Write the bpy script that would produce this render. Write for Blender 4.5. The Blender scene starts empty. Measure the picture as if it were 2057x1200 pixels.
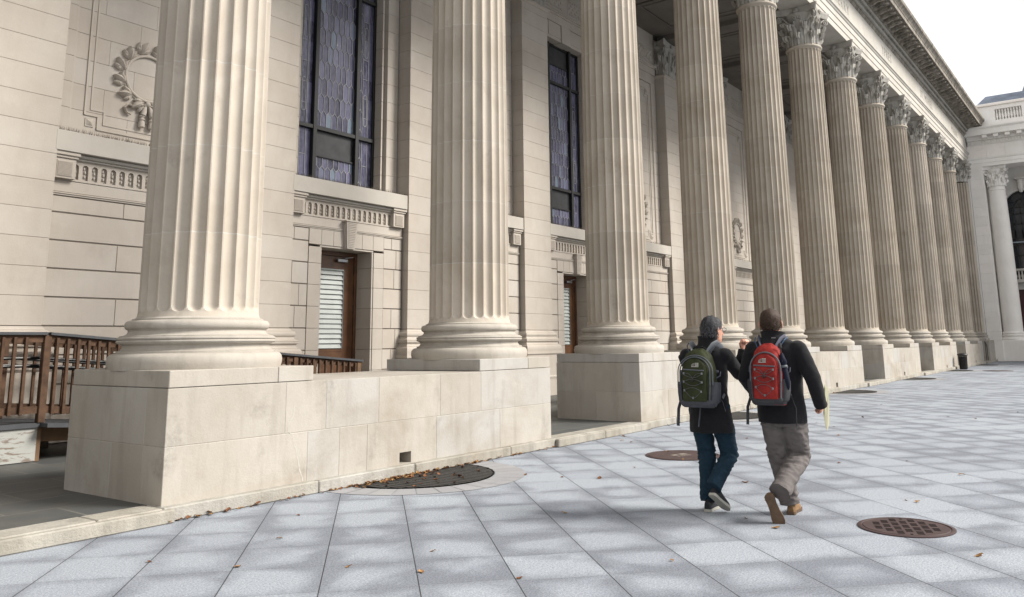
import bpy, math, random
from mathutils import Vector, Matrix, noise
import numpy as np
C = bpy.data.collections.new('Scene objects'); bpy.context.scene.collection.children.link(C)
sc = bpy.context.scene
R = math.radians
# ---------------------------------------------------------------- camera
cam_d = bpy.data.cameras.new('camera'); cam = bpy.data.objects.new('camera', cam_d); C.objects.link(cam); sc.camera = cam
YAW, PITCH, ROLL = 0.9476, 0.1792, -0.0133
cam_d.sensor_fit = 'HORIZONTAL'; cam_d.sensor_width = 36; cam_d.lens = 36 * 1657.19 / 2057
cam_d.shift_x = (1028.5 - 1060.11) / 2057; cam_d.shift_y = (389.63 - 600) / 2057
cam_d.clip_start = .05; cam_d.clip_end = 2000
fw = Vector((math.sin(YAW) * math.cos(PITCH), math.cos(YAW) * math.cos(PITCH), math.sin(PITCH)))
rt = Vector((math.cos(YAW), -math.sin(YAW), 0)); up = rt.cross(fw)
r2 = rt * math.cos(ROLL) + up * math.sin(ROLL); u2 = -rt * math.sin(ROLL) + up * math.cos(ROLL)
mw = Matrix((r2, u2, -fw)).transposed().to_4x4(); mw.translation = Vector((-5.188, -8.0846, 1.52)); cam.matrix_world = mw
# ---------------------------------------------------------------- sky, sun, exposure
SUN_EL, SUN_AZ = R(38), R(-60)          # direction the light comes from: azimuth measured from +X
w = bpy.data.worlds.new('World'); sc.world = w; w.use_nodes = True
nt = w.node_tree; nt.nodes.clear()
out = nt.nodes.new('ShaderNodeOutputWorld'); bg = nt.nodes.new('ShaderNodeBackground')
sky = nt.nodes.new('ShaderNodeTexSky'); sky.sky_type = 'NISHITA'; sky.sun_disc = False
sky.sun_elevation = SUN_EL; sky.sun_rotation = R(90) - SUN_AZ; sky.dust_density = 6; sky.air_density = 1.2
hs = nt.nodes.new('ShaderNodeHueSaturation'); hs.inputs['Saturation'].default_value = .22
mx = nt.nodes.new('ShaderNodeMix'); mx.data_type = 'RGBA'; mx.inputs['Factor'].default_value = .80
mx.inputs['B'].default_value = (6.9, 6.85, 6.85, 1)
nt.links.new(sky.outputs[0], hs.inputs['Color']); nt.links.new(hs.outputs[0], mx.inputs['A'])
nt.links.new(mx.outputs['Result'], bg.inputs['Color']); bg.inputs['Strength'].default_value = .10
nt.links.new(bg.outputs[0], out.inputs[0])
sd = bpy.data.lights.new('sun', 'SUN'); sd.energy = 3.3; sd.angle = R(20); sd.color = (1, .945, .87)
so = bpy.data.objects.new('sun', sd); C.objects.link(so)
sv = Vector((math.cos(SUN_EL) * math.cos(SUN_AZ), math.cos(SUN_EL) * math.sin(SUN_AZ), math.sin(SUN_EL)))
so.rotation_euler = sv.to_track_quat('Z', 'Y').to_euler()
sc.view_settings.view_transform = 'Standard'; sc.view_settings.look = 'None'; sc.view_settings.gamma = 1
sc.view_settings.exposure = .88
# ---------------------------------------------------------------- helpers
def tag(o, label=None, cat=None, group=None, kind=None):
    if label: o['label'] = label
    if cat: o['category'] = cat
    if group: o['group'] = group
    if kind: o['kind'] = kind
    return o
def empty(name, loc=(0, 0, 0), rz=0):
    o = bpy.data.objects.new(name, None); C.objects.link(o); o.location = loc; o.rotation_euler = (0, 0, rz); o.empty_display_size = .2
    return o
class MB:
    def __init__(s): s.v = []; s.f = []; s.t = []; s.sm = []
    def add(s, vs, fs, tone=.5, sm=False):
        b = len(s.v); s.v += [tuple(p) for p in vs]
        for f in fs: s.f.append([b + i for i in f]); s.t.append(tone); s.sm.append(sm)
    def box(s, x0, x1, y0, y1, z0, z1, ch=0, tone=.5):
        if x1 < x0: x0, x1 = x1, x0
        if y1 < y0: y0, y1 = y1, y0
        if ch <= 0:
            s.add([(x0, y0, z0), (x1, y0, z0), (x1, y1, z0), (x0, y1, z0), (x0, y0, z1), (x1, y0, z1), (x1, y1, z1), (x0, y1, z1)],
                  [(0, 3, 2, 1), (4, 5, 6, 7), (0, 1, 5, 4), (1, 2, 6, 5), (2, 3, 7, 6), (3, 0, 4, 7)], tone); return
        c = ch; vs = []; idx = {}
        for i, (X, sx) in enumerate(((x0, 1), (x1, -1))):
            for j, (Y, sy) in enumerate(((y0, 1), (y1, -1))):
                for k, (Z, sz) in enumerate(((z0, 1), (z1, -1))):
                    for a in range(3):
                        p = [X, Y, Z]
                        if a != 0: p[0] += sx * c
                        if a != 1: p[1] += sy * c
                        if a != 2: p[2] += sz * c
                        idx[i, j, k, a] = len(vs); vs.append(p)
        fs = []
        g = lambda i, j, k, a: idx[i, j, k, a]
        for i in (0, 1):
            q = [g(i, 0, 0, 0), g(i, 1, 0, 0), g(i, 1, 1, 0), g(i, 0, 1, 0)]; fs.append(q if i else q[::-1])
            q = [g(0, i, 0, 1), g(1, i, 0, 1), g(1, i, 1, 1), g(0, i, 1, 1)]; fs.append(q[::-1] if i else q)
            q = [g(0, 0, i, 2), g(1, 0, i, 2), g(1, 1, i, 2), g(0, 1, i, 2)]; fs.append(q if i else q[::-1])
        for i in (0, 1):
            for j in (0, 1):
                fl = (i + j) % 2
                q = [g(i, j, 0, 0), g(i, j, 1, 0), g(i, j, 1, 1), g(i, j, 0, 1)]; fs.append(q if fl == 0 else q[::-1])
                q = [g(i, 0, j, 0), g(i, 1, j, 0), g(i, 1, j, 2), g(i, 0, j, 2)]; fs.append(q if fl == 1 else q[::-1])
                q = [g(0, i, j, 1), g(1, i, j, 1), g(1, i, j, 2), g(0, i, j, 2)]; fs.append(q if fl == 0 else q[::-1])
        for i in (0, 1):
            for j in (0, 1):
                for k in (0, 1):
                    q = [g(i, j, k, 0), g(i, j, k, 1), g(i, j, k, 2)]; fs.append(q if (i + j + k) % 2 == 0 else q[::-1])
        s.add(vs, fs, tone)
    def loft(s, rings, cap=True, tone=.5, sm=True, closed=True, capsm=False):
        n = len(rings[0]); vs = [p for r in rings for p in r]; fs = []
        m = n if closed else n - 1
        for k in range(len(rings) - 1):
            for i in range(m):
                j = (i + 1) % n
                fs.append((k * n + i, k * n + j, (k + 1) * n + j, (k + 1) * n + i))
        s.add(vs, fs, tone, sm)
        if cap:
            s.add(rings[0], [tuple(range(n))[::-1]], tone, capsm); s.add(rings[-1], [tuple(range(n))], tone, capsm)
    def lathe(s, prof, n=48, c=(0, 0, 0), tone=.5, cap=True):
        s.loft([[(c[0] + r * math.cos(2 * math.pi * i / n), c[1] + r * math.sin(2 * math.pi * i / n), c[2] + z) for i in range(n)] for r, z in prof], cap, tone)
    def tube(s, pts, r, n=8, tone=.5, cap=True, flat=None):
        pts = [Vector(p) for p in pts]; rings = []
        rr = r if isinstance(r, (list, tuple)) else [r] * len(pts)
        up0 = None
        for i, p in enumerate(pts):
            d = (pts[min(i + 1, len(pts) - 1)] - pts[max(i - 1, 0)])
            if d.length < 1e-9: d = Vector((0, 0, 1))
            d.normalize()
            if up0 is None: up0 = Vector((0, 0, 1)) if abs(d.z) < .9 else Vector((1, 0, 0))
            a = d.cross(up0)
            if a.length < 1e-4: a = d.orthogonal()
            a.normalize(); b = a.cross(d); up0 = b
            fl = flat or (1, 1)
            rings.append([p + (a * math.cos(2 * math.pi * k / n) * fl[0] + b * math.sin(2 * math.pi * k / n) * fl[1]) * rr[i] for k in range(n)])
        s.loft(rings, cap, tone)
    def bar(s, a, b, wx, wy, up=(0, 0, 1), tone=.5):
        a = Vector(a); b = Vector(b); d = (b - a).normalized(); u = Vector(up)
        x = d.cross(u)
        if x.length < 1e-4: x = d.orthogonal()
        x.normalize(); y = x.cross(d)
        q = [x * wx / 2 * i + y * wy / 2 * j for i, j in ((-1, -1), (1, -1), (1, 1), (-1, 1))]
        s.loft([[a + k for k in q], [b + k for k in q]], True, tone, False)
    def ball(s, c, r, n=12, tone=.5, sc3=(1, 1, 1)):
        m = n // 2 + 1; rings = []
        for i in range(m + 1):
            t = math.pi * (i / m); t = min(max(t, .02), math.pi - .02)
            rings.append([(c[0] + r * sc3[0] * math.sin(t) * math.cos(2 * math.pi * k / n), c[1] + r * sc3[1] * math.sin(t) * math.sin(2 * math.pi * k / n), c[2] - r * sc3[2] * math.cos(t)) for k in range(n)])
        s.loft(rings, True, tone, True, capsm=True)
    def build(s, name, mat, parent=None, angle=35, loc=None, rot=None):
        me = bpy.data.meshes.new(name); me.from_pydata(s.v, [], s.f); me.update()
        if any(s.sm):
            me.polygons.foreach_set('use_smooth', s.sm)
            if angle: me.set_sharp_from_angle(angle=R(angle))
        a = me.attributes.new('tone', 'FLOAT', 'FACE'); a.data.foreach_set('value', s.t)
        me.materials.append(mat)
        o = bpy.data.objects.new(name, me); C.objects.link(o)
        if parent: o.parent = parent
        if loc: o.location = loc
        if rot: o.rotation_euler = rot
        return o
def copy_tree(o, parent=None):
    c = o.copy(); C.objects.link(c); c.parent = parent
    for ch in [x for x in C.objects if x.parent == o]: copy_tree(ch, c)
    return c
rnd = random.Random(7)
# ---------------------------------------------------------------- materials
ALB = .68
def nodes(name):
    m = bpy.data.materials.new(name); m.use_nodes = True; t = m.node_tree; t.nodes.clear()
    o = t.nodes.new('ShaderNodeOutputMaterial'); b = t.nodes.new('ShaderNodeBsdfPrincipled'); t.links.new(b.outputs[0], o.inputs[0])
    return m, t, b
def N(t, typ, **kw):
    n = t.nodes.new(typ)
    for k, v in kw.items():
        if k.startswith('i_'): n.inputs[k[2:].replace('_', ' ')].default_value = v
        else: setattr(n, k, v)
    return n
def mixc(t, fac, a, b, mode='MIX'):
    n = t.nodes.new('ShaderNodeMix'); n.data_type = 'RGBA'; n.blend_type = mode; n.clamp_factor = True
    for s, v in (('Factor', fac), ('A', a), ('B', b)):
        if isinstance(v, bpy.types.NodeSocket): t.links.new(v, n.inputs[s])
        else: n.inputs[s].default_value = v if not isinstance(v, tuple) or len(v) == 4 else (*v, 1)
    return n.outputs['Result']
def ramp(t, src, a, b, v0=0, v1=1):
    n = t.nodes.new('ShaderNodeMapRange'); n.clamp = True
    n.inputs['From Min'].default_value = a; n.inputs['From Max'].default_value = b; n.inputs['To Min'].default_value = v0; n.inputs['To Max'].default_value = v1
    t.links.new(src, n.inputs['Value']); return n.outputs[0]
def mth(t, op, a, b=None, c=None):
    n = t.nodes.new('ShaderNodeMath'); n.operation = op
    for i, v in enumerate((a, b, c)):
        if v is None: continue
        if isinstance(v, bpy.types.NodeSocket): t.links.new(v, n.inputs[i])
        else: n.inputs[i].default_value = v
    return n.outputs[0]
def noise_n(t, vec, scale, det=3, rough=.55, dist=0):
    n = t.nodes.new('ShaderNodeTexNoise'); n.inputs['Scale'].default_value = scale; n.inputs['Detail'].default_value = det
    n.inputs['Roughness'].default_value = rough; n.inputs['Distortion'].default_value = dist
    t.links.new(vec, n.inputs['Vector']); return n.outputs['Fac']
def scaled(t, vec, s):
    n = t.nodes.new('ShaderNodeVectorMath'); n.operation = 'MULTIPLY'; t.links.new(vec, n.inputs[0]); n.inputs[1].default_value = s; return n.outputs[0]
def stone(name, ca, cb, grey=(.42, .42, .40), tone=.16, streak=.25, stain=.3, bump=.25, joints=False, dirt=0, grain=.06, gmix=.55):
    m, t, b = nodes(name); g = N(t, 'ShaderNodeNewGeometry'); pos = g.outputs['Position']
    at = N(t, 'ShaderNodeAttribute', attribute_name='tone')
    col = mixc(t, ramp(t, noise_n(t, pos, 1.1, 4), .3, .7), ca, cb)
    # whole blocks lean to grey or to tan, lighter or darker
    tn = at.outputs['Fac']
    col = mixc(t, ramp(t, tn, .5, 1, 0, gmix), col, grey)
    col = mixc(t, 1.0, col, mixc(t, tn, (1 - tone,) * 3, (1 + tone,) * 3), 'MULTIPLY')
    sn = noise_n(t, scaled(t, pos, (2.6, 2.6, .35)), 2.2, 5, .6)
    col = mixc(t, ramp(t, sn, .5, .78, 0, streak), col, tuple(c * .62 for c in ca))
    st = noise_n(t, pos, .75, 6, .62, .6)
    col = mixc(t, ramp(t, st, .52, .72, 0, stain), col, tuple(c * f for c, f in zip(ca, (.66, .60, .52))))
    sm = mth(t, 'MULTIPLY', ramp(t, noise_n(t, pos, 1.7, 3, .5, .4), .60, .72), ramp(t, noise_n(t, pos, 16, 4, .75), .35, .62))
    col = mixc(t, mth(t, 'MULTIPLY', sm, stain), col, tuple(c * .52 for c in ca))
    lt = noise_n(t, pos, 2.7, 4, .6, .3)
    col = mixc(t, ramp(t, lt, .6, .78, 0, .35), col, tuple(min(1, c * 1.14) for c in cb))
    gr = noise_n(t, pos, 55, 3, .7)
    col = mixc(t, 1.0, col, mixc(t, gr, (1 - grain,) * 3, (1 + grain,) * 3), 'MULTIPLY')
    if dirt:
        dirt_n = noise_n(t, scaled(t, pos, (3, 3, .8)), 1.6, 5, .65)  # noise for patchy dirt and soot, stretched vertically
        col = mixc(t, ramp(t, dirt_n, .42, .66, 0, dirt), col, (.075, .068, .058))
    if joints:
        tc = N(t, 'ShaderNodeTexCoord'); sp = N(t, 'ShaderNodeSeparateXYZ'); t.links.new(tc.outputs['Object'], sp.inputs[0])
        wob = mth(t, 'MULTIPLY', noise_n(t, pos, 6, 2), .02)
        zz = mth(t, 'ADD', sp.outputs['Z'], wob)
        fr = mth(t, 'FRACT', mth(t, 'DIVIDE', mth(t, 'SUBTRACT', zz, joints), .92))
        ln = mth(t, 'LESS_THAN', mth(t, 'ABSOLUTE', mth(t, 'SUBTRACT', fr, .5)), .0065)
        ln = mth(t, 'MULTIPLY', ln, ramp(t, noise_n(t, pos, 9, 2), .3, .6, .15, .85))
        col = mixc(t, ln, col, (.66, .64, .60))
        dr = N(t, 'ShaderNodeTexWhiteNoise', noise_dimensions='2D'); oi = N(t, 'ShaderNodeObjectInfo')
        cm = N(t, 'ShaderNodeCombineXYZ'); t.links.new(mth(t, 'FLOOR', mth(t, 'SUBTRACT', mth(t, 'DIVIDE', mth(t, 'SUBTRACT', zz, joints), .92), .5)), cm.inputs[0]); t.links.new(oi.outputs['Random'], cm.inputs[1])
        t.links.new(cm.outputs[0], dr.inputs['Vector'])
        col = mixc(t, 1.0, col, mixc(t, dr.outputs['Value'], (.90,) * 3, (1.07,) * 3), 'MULTIPLY')
        col = mixc(t, 1.0, col, mixc(t, oi.outputs['Random'], (.90, .885, .86), (1.06, 1.06, 1.06)), 'MULTIPLY')
    col = mixc(t, 1.0, col, (ALB,) * 3, 'MULTIPLY')
    t.links.new(col, b.inputs['Base Color']); b.inputs['Roughness'].default_value = .86; b.inputs['Specular IOR Level'].default_value = .25
    bp = N(t, 'ShaderNodeBump', i_Strength=bump, i_Distance=.01)
    h = mth(t, 'ADD', noise_n(t, pos, 40, 5, .7), mth(t, 'MULTIPLY', noise_n(t, pos, 7, 3), 1.2))
    t.links.new(h, bp.inputs['Height']); t.links.new(bp.outputs[0], b.inputs['Normal'])
    return m
def simple(name, col, rough=.6, spec=.4, metal=0, var=.12, scale=12, bump=0, bscale=60, sheen=0):
    col = tuple(x * ALB for x in col)
    m, t, b = nodes(name); g = N(t, 'ShaderNodeTexCoord'); pos = g.outputs['Object']
    c = mixc(t, ramp(t, noise_n(t, pos, scale, 4), .3, .7), tuple(x * (1 - var) for x in col), tuple(x * (1 + var) for x in col))
    t.links.new(c, b.inputs['Base Color']); b.inputs['Roughness'].default_value = rough; b.inputs['Specular IOR Level'].default_value = spec; b.inputs['Metallic'].default_value = metal
    if sheen: b.inputs['Sheen Weight'].default_value = sheen
    if bump:
        bp = N(t, 'ShaderNodeBump', i_Strength=bump, i_Distance=.004); t.links.new(noise_n(t, pos, bscale, 4), bp.inputs['Height']); t.links.new(bp.outputs[0], b.inputs['Normal'])
    return m
M = {}
M['pedestal'] = stone('weathered limestone', (.50, .455, .39), (.60, .56, .50), grey=(.44, .435, .42), tone=.12, streak=.5, stain=.55, bump=.3, grain=.07, gmix=.85)
M['wall'] = stone('ashlar limestone', (.585, .52, .45), (.66, .605, .535), grey=(.56, .54, .51), tone=.07, streak=.14, stain=.14, bump=.15)
M['pilaster'] = M['wall']
M['column'] = stone('column limestone', (.56, .495, .41), (.67, .605, .52), grey=(.45, .44, .42), tone=.06, streak=.45, stain=.35, bump=.08, joints=1.32)
M['capital'] = stone('capital limestone', (.50, .47, .42), (.62, .60, .55), tone=.1, streak=.2, stain=.25, bump=.2, dirt=.22)
M['entab'] = stone('entablature limestone', (.60, .565, .50), (.68, .65, .59), tone=.06, streak=.25, stain=.22, bump=.15)
M['cornice'] = stone('sooty cornice limestone', (.34, .305, .255), (.46, .42, .36), tone=.12, streak=.5, stain=.5, bump=.4, dirt=.8)
M['letter'] = simple('incised letter', (.33, .31, .275), .9, .1)
M['light_stone'] = stone('pale dressed limestone', (.60, .56, .50), (.67, .635, .575), grey=(.62, .60, .56), tone=.04, streak=.15, stain=.18, bump=.1)
M['mortar'] = simple('mortar', (.54, .50, .44), .95, .1)
M['joint'] = simple('dark joint', (.34, .30, .26), .95, .1)
M['kerb'] = stone('kerb stone', (.46, .425, .36), (.58, .55, .49), tone=.12, streak=.1, stain=.6, bump=.9, dirt=.3, grain=.12)
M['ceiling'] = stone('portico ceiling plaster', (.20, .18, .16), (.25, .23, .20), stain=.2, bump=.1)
# ---------------------------------------------------------------- plaza paving
S = 4.508; HP = 1.314; HJ = 1.154; HM = .633; KZ = .123; YF = -.885; YB = .898; EO = .842; D = 5.03; W0 = 5.20; W1 = 5.40; WD = 5.69; WW = 5.73; SOF = 12.75
NB0, NB1 = -2, 12          # first and last bay
def plaza_mat():
    m, t, b = nodes('granite plaza paving'); g = N(t, 'ShaderNodeNewGeometry'); pos = g.outputs['Position']
    sp = N(t, 'ShaderNodeSeparateXYZ'); t.links.new(pos, sp.inputs[0]); X, Y = sp.outputs[0], sp.outputs[1]
    a = mth(t, 'DIVIDE', mth(t, 'SUBTRACT', mth(t, 'ADD', mth(t, 'MULTIPLY', X, .7218), mth(t, 'MULTIPLY', Y, -.6921)), 1.535), .627)
    fa = mth(t, 'FLOOR', a)
    wn = N(t, 'ShaderNodeTexWhiteNoise', noise_dimensions='1D'); t.links.new(fa, wn.inputs['W'])
    bb = mth(t, 'DIVIDE', mth(t, 'ADD', mth(t, 'ADD', mth(t, 'MULTIPLY', X, .6921), mth(t, 'MULTIPLY', Y, .7218)), 1.19), .63)
    bb = mth(t, 'ADD', bb, mth(t, 'MULTIPLY', wn.outputs['Value'], .12))
    fb = mth(t, 'FLOOR', bb)
    da = mth(t, 'SUBTRACT', .5, mth(t, 'ABSOLUTE', mth(t, 'SUBTRACT', mth(t, 'FRACT', a), .5)))
    db = mth(t, 'SUBTRACT', .5, mth(t, 'ABSOLUTE', mth(t, 'SUBTRACT', mth(t, 'FRACT', bb), .5)))
    cm = N(t, 'ShaderNodeCombineXYZ'); t.links.new(fa, cm.inputs[0]); t.links.new(fb, cm.inputs[1])
    w2 = N(t, 'ShaderNodeTexWhiteNoise', noise_dimensions='2D'); t.links.new(cm.outputs[0], w2.inputs['Vector'])
    # pale dry middles, darker weathered margins of irregular outline
    ed = mth(t, 'MULTIPLY', mth(t, 'SMOOTH_MIN', mth(t, 'MULTIPLY', da, 1.1), db, .25), .8)
    n1 = noise_n(t, pos, 1.35, 6, .62, .8); n2 = noise_n(t, pos, .42, 2)
    f = mth(t, 'ADD', ed, mth(t, 'MULTIPLY', mth(t, 'SUBTRACT', n1, .47), 1.0))
    f = mth(t, 'ADD', f, mth(t, 'MULTIPLY', mth(t, 'SUBTRACT', n2, .5), .55))
    f = mth(t, 'ADD', f, mth(t, 'MULTIPLY', mth(t, 'SUBTRACT', w2.outputs['Value'], .5), .16))
    mask = ramp(t, f, .0, .26)
    col = mixc(t, mask, (.258, .280, .318), (.418, .452, .50))
    col = mixc(t, 1.0, col, mixc(t, w2.outputs['Value'], (.93, .93, .94), (1.06, 1.06, 1.05)), 'MULTIPLY')
    gr = noise_n(t, pos, 78, 3, .85); g2 = noise_n(t, pos, 38, 3, .75)
    col = mixc(t, 1.0, col, mixc(t, ramp(t, gr, .32, .68), (.50, .53, .58), (1.45, 1.43, 1.4)), 'MULTIPLY')
    col = mixc(t, 1.0, col, mixc(t, ramp(t, g2, .3, .7), (.86, .865, .87), (1.13, 1.13, 1.13)), 'MULTIPLY')
    # small dirt spots
    spn = noise_n(t, pos, 9, 2, .5); col = mixc(t, ramp(t, spn, .74, .80, 0, .6), col, (.10, .095, .09))
    wb = ramp(t, noise_n(t, pos, 3, 2), .35, .65, .5, 1)
    l1 = mth(t, 'LESS_THAN', da, .0062); l2 = mth(t, 'LESS_THAN', db, .0034)
    col = mixc(t, mth(t, 'MULTIPLY', l1, .95), col, (.035, .033, .034)); col = mixc(t, mth(t, 'MULTIPLY', l2, mth(t, 'MULTIPLY', wb, .75)), col, (.07, .068, .07))
    col = mixc(t, 1.0, col, (ALB,) * 3, 'MULTIPLY')
    t.links.new(col, b.inputs['Base Color']); b.inputs['Roughness'].default_value = .8; b.inputs['Specular IOR Level'].default_value = .3
    bp = N(t, 'ShaderNodeBump', i_Strength=.35, i_Distance=.004); h = mth(t, 'SUBTRACT', gr, mth(t, 'MULTIPLY', mth(t, 'MAXIMUM', l1, l2), 3)); t.links.new(h, bp.inputs['Height']); t.links.new(bp.outputs[0], b.inputs['Normal'])
    return m
M['plaza'] = plaza_mat()
p = MB(); p.add([(-60, -160, 0), (260, -160, 0), (260, 60, 0), (-60, 60, 0)], [(0, 1, 2, 3)]); tag(p.build('plaza', M['plaza']), kind='structure')
# slate floor of the portico
def slate():
    m, t, b = nodes('slate flags'); g = N(t, 'ShaderNodeNewGeometry'); pos = g.outputs['Position']
    br = N(t, 'ShaderNodeTexBrick'); br.offset = .37; br.inputs['Scale'].default_value = 1; br.inputs['Brick Width'].default_value = 1.15; br.inputs['Row Height'].default_value = .62; br.inputs['Mortar Size'].default_value = .012
    mp = N(t, 'ShaderNodeMapping'); mp.inputs['Location'].default_value = (.2, .12, 0); mp.inputs['Rotation'].default_value = (0, 0, R(2)); t.links.new(pos, mp.inputs[0]); t.links.new(mp.outputs[0], br.inputs['Vector'])
    br.inputs['Color1'].default_value = (.045, .05, .053, 1); br.inputs['Color2'].default_value = (.075, .08, .08, 1); br.inputs['Mortar'].default_value = (.16, .155, .14, 1)
    c = mixc(t, ramp(t, noise_n(t, pos, 2.2, 5), .35, .7), br.outputs['Color'], (.09, .09, .082))
    t.links.new(c, b.inputs['Base Color']); b.inputs['Roughness'].default_value = .6
    bp = N(t, 'ShaderNodeBump', i_Strength=.3, i_Distance=.01); t.links.new(noise_n(t, pos, 12, 4), bp.inputs['Height']); t.links.new(bp.outputs[0], b.inputs['Normal'])
    return m
M['slate'] = slate()
p = MB(); p.box(-11, 12.6 * S, -.70, 5.6, .004, .120); tag(p.build('portico_floor', M['slate']), kind='structure')
# kerb stones: individual blocks in one long step
p = MB(); x = -11.0; kr = random.Random(3)
while x < 55.6:
    L = kr.uniform(1.1, 2.0); x1 = min(x + L, 55.6)
    if x < -.88 < x1 - .1: x1 = -.875
    p.box(x + .003, x1 - .003, -.985 + kr.uniform(-.004, .004), -.68, 0, .126 + kr.uniform(-.002, .002), .012, kr.random()); x = x1
for i in range(-2, 12, 2):
    g0, g1 = (i + 1) * S + EO, (i + 2) * S - EO      # wider step stones in the gaps between the pier walls
    xs = [g0 - .05, (g0 + g1) / 2 - .1, g1 + .05]
    for a_, b_ in zip(xs, xs[1:]): p.box(a_ + .004, b_ - .004, -1.05, -.984, 0, .118, .012, kr.random())
tag(p.build('kerb', M['kerb']), kind='structure')
# ---------------------------------------------------------------- the colonnaded building
B = empty('colonnaded_hall'); tag(B, 'pale limestone hall with a long portico of fluted columns and lettered frieze', 'building')
def ashlar(p, x0, x1, z0, z1, yf, yb, course, zoff, wavg, seed, gap=.0022, ch=.003, tone=(.2, .8), jy=None):
    rr = random.Random(seed); k = math.floor((z0 - zoff) / course); row = 0
    while zoff + k * course < z1 - 1e-4:
        a, b_ = max(z0, zoff + k * course), min(z1, zoff + (k + 1) * course); k += 1; row += 1
        if b_ - a < .03: continue
        x = x0; first = True
        while x < x1 - 1e-4:
            L = wavg * rr.uniform(.8, 1.2) * (.5 if first and row % 2 else 1); first = False
            x2 = x + L
            if x1 - x2 < wavg * .35: x2 = x1
            p.box(x + gap / 2 if x > x0 else x, x2 - gap / 2 if x2 < x1 else x2, yf, yb, a + gap, b_ - gap, ch, rr.uniform(*tone)); x = x2
M['filler'] = simple('pale crack filler', (.60, .57, .51), .9, .1, var=.1)
# low walls that carry the columns in pairs, with plinth blocks on top
cuts = {0: [(.0, .10, .45)]}
def pier_wall(i):
    rr = random.Random(40 + i); xa, xb = i * S - EO, (i + 1) * S + EO; p = MB(); g = .0022
    vx = (i + .5) * S
    # core just behind the block faces
    p2 = MB(); e = .0035
    p2.box(xa + e, vx - .10, YF + e, YB - e, .02, HJ - e); p2.box(vx + .10, xb - e, YF + e, YB - e, .02, HJ - e)
    p2.box(vx - .10, vx + .10, YF + e, YB - e, .27, HJ - e); p2.box(vx - .10, vx + .10, YF + .35, YB - e, .02, .27)
    # lower course
    xs = [xa, xa + 1.62, xa + 2.06, vx - .62, vx + .55, xb - 1.25, xb] if i % 4 == 0 else [xa, xa + 1.1, xa + 2.2, vx - .4, vx + .8, xb - 1.0, xb]
    xu = [xa, xa + 1.32, xa + 1.86, vx - .45, vx + .62, xb - 1.66, xb] if i % 4 == 0 else [xa, xa + 1.5, xa + 2.5, vx + .2, xb - 1.5, xb]
    def row(xs, z0, z1, hole=None):
        for a, b_ in zip(xs, xs[1:]):
            la = a if a == xa else a + g; lb = b_ if b_ == xb else b_ - g
            tn = rr.uniform(.1, .9)
            if hole and a < vx < b_:
                hx0, hx1, hz0, hz1 = hole
                p.box(la, hx0, YF, YF + .35, z0 + g, z1 - g, 0, tn); p.box(hx1, lb, YF, YF + .35, z0 + g, z1 - g, 0, tn)
                p.box(hx0, hx1, YF, YF + .35, hz1, z1 - g, 0, tn)
                if hz0 > z0 + .02: p.box(hx0, hx1, YF, YF + .35, z0 + g, hz0, 0, tn)
            else: p.box(la, lb, YF, YF + .35, z0 + g, z1 - g, .004, tn)
    row(xs, .04, HM, (vx - .098, vx + .098, .132, .262)); row(xu, HM, HJ)
    # end faces and the back
    for s_, xe in ((-1, xa), (1, xb)):
        for (z0, z1), ys in (((.04, HM), [YF + .35, YF + .92, YB]), ((HM, HJ), [YF + .35, YF + 1.42, YB])):
            for a, b_ in zip(ys, ys[1:]):
                x0, x1 = (xe, xe + .3) if s_ < 0 else (xe - .3, xe)
                p.box(x0, x1, a + g, b_ - (g if b_ < YB else 0), z0 + g, z1 - g, .004, rr.uniform(.1, .95))
    p.box(xa + .3, xb - .3, YB - .3, YB, .04, HJ - g, 0, .5)
    p.box(xa + .003, xb - .003, YF + .003, YB - .003, HJ - .012, HJ - .001, 0, .6)
    w_ = p.build('pier_wall', M['pedestal'], B)
    p2.build('wall_core', M['mortar'], w_)
    for c in (i, i + 1):
        q = MB(); cx = c * S; x0, x1 = cx - .835, cx + .835
        ll = [x0, cx + rr.uniform(-.3, .4), x1]
        for a, b_ in zip(ll, ll[1:]):
            tn = rr.uniform(.2, .95)
            q.box(a if a == x0 else a + g, b_ if b_ == x1 else b_ - g, YF + .004, YB - .006, HJ + .004, HP, .006, tn)
        q.build('plinth', M['pedestal'], w_)
    return w_
for i in range(-2, 12, 2):
    w0_ = pier_wall(i)
    if i == 0:
        q = MB()
        for pts in (((.594, .909), (.574, .794), (.514, .714), (.53, .648), (.583, .603), (.869, .638)), ((.583, .603), (.599, .532), (.65, .401), (.689, .247), (.733, .13))):
            rr = random.Random(2); pp = []
            for a, b_ in zip(pts, pts[1:]):
                for t_ in range(5): pp.append((a[0] + (b_[0] - a[0]) * t_ / 5 + rr.uniform(-.006, .006), a[1] + (b_[1] - a[1]) * t_ / 5 + rr.uniform(-.005, .005)))
            pp.append(pts[-1]); ww = [rr.uniform(.002, .009) for _ in pp]
            q.add([(x - w_, YF - .0015, z) for (x, z), w_ in zip(pp, ww)] + [(x + w_, YF - .0015, z + .3 * w_) for (x, z), w_ in zip(pp, ww)], [(k, k + 1, len(pp) + k + 1, len(pp) + k) for k in range(len(pp) - 1)], .9)
        q.build('crack_filling', M['filler'], w0_)
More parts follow.
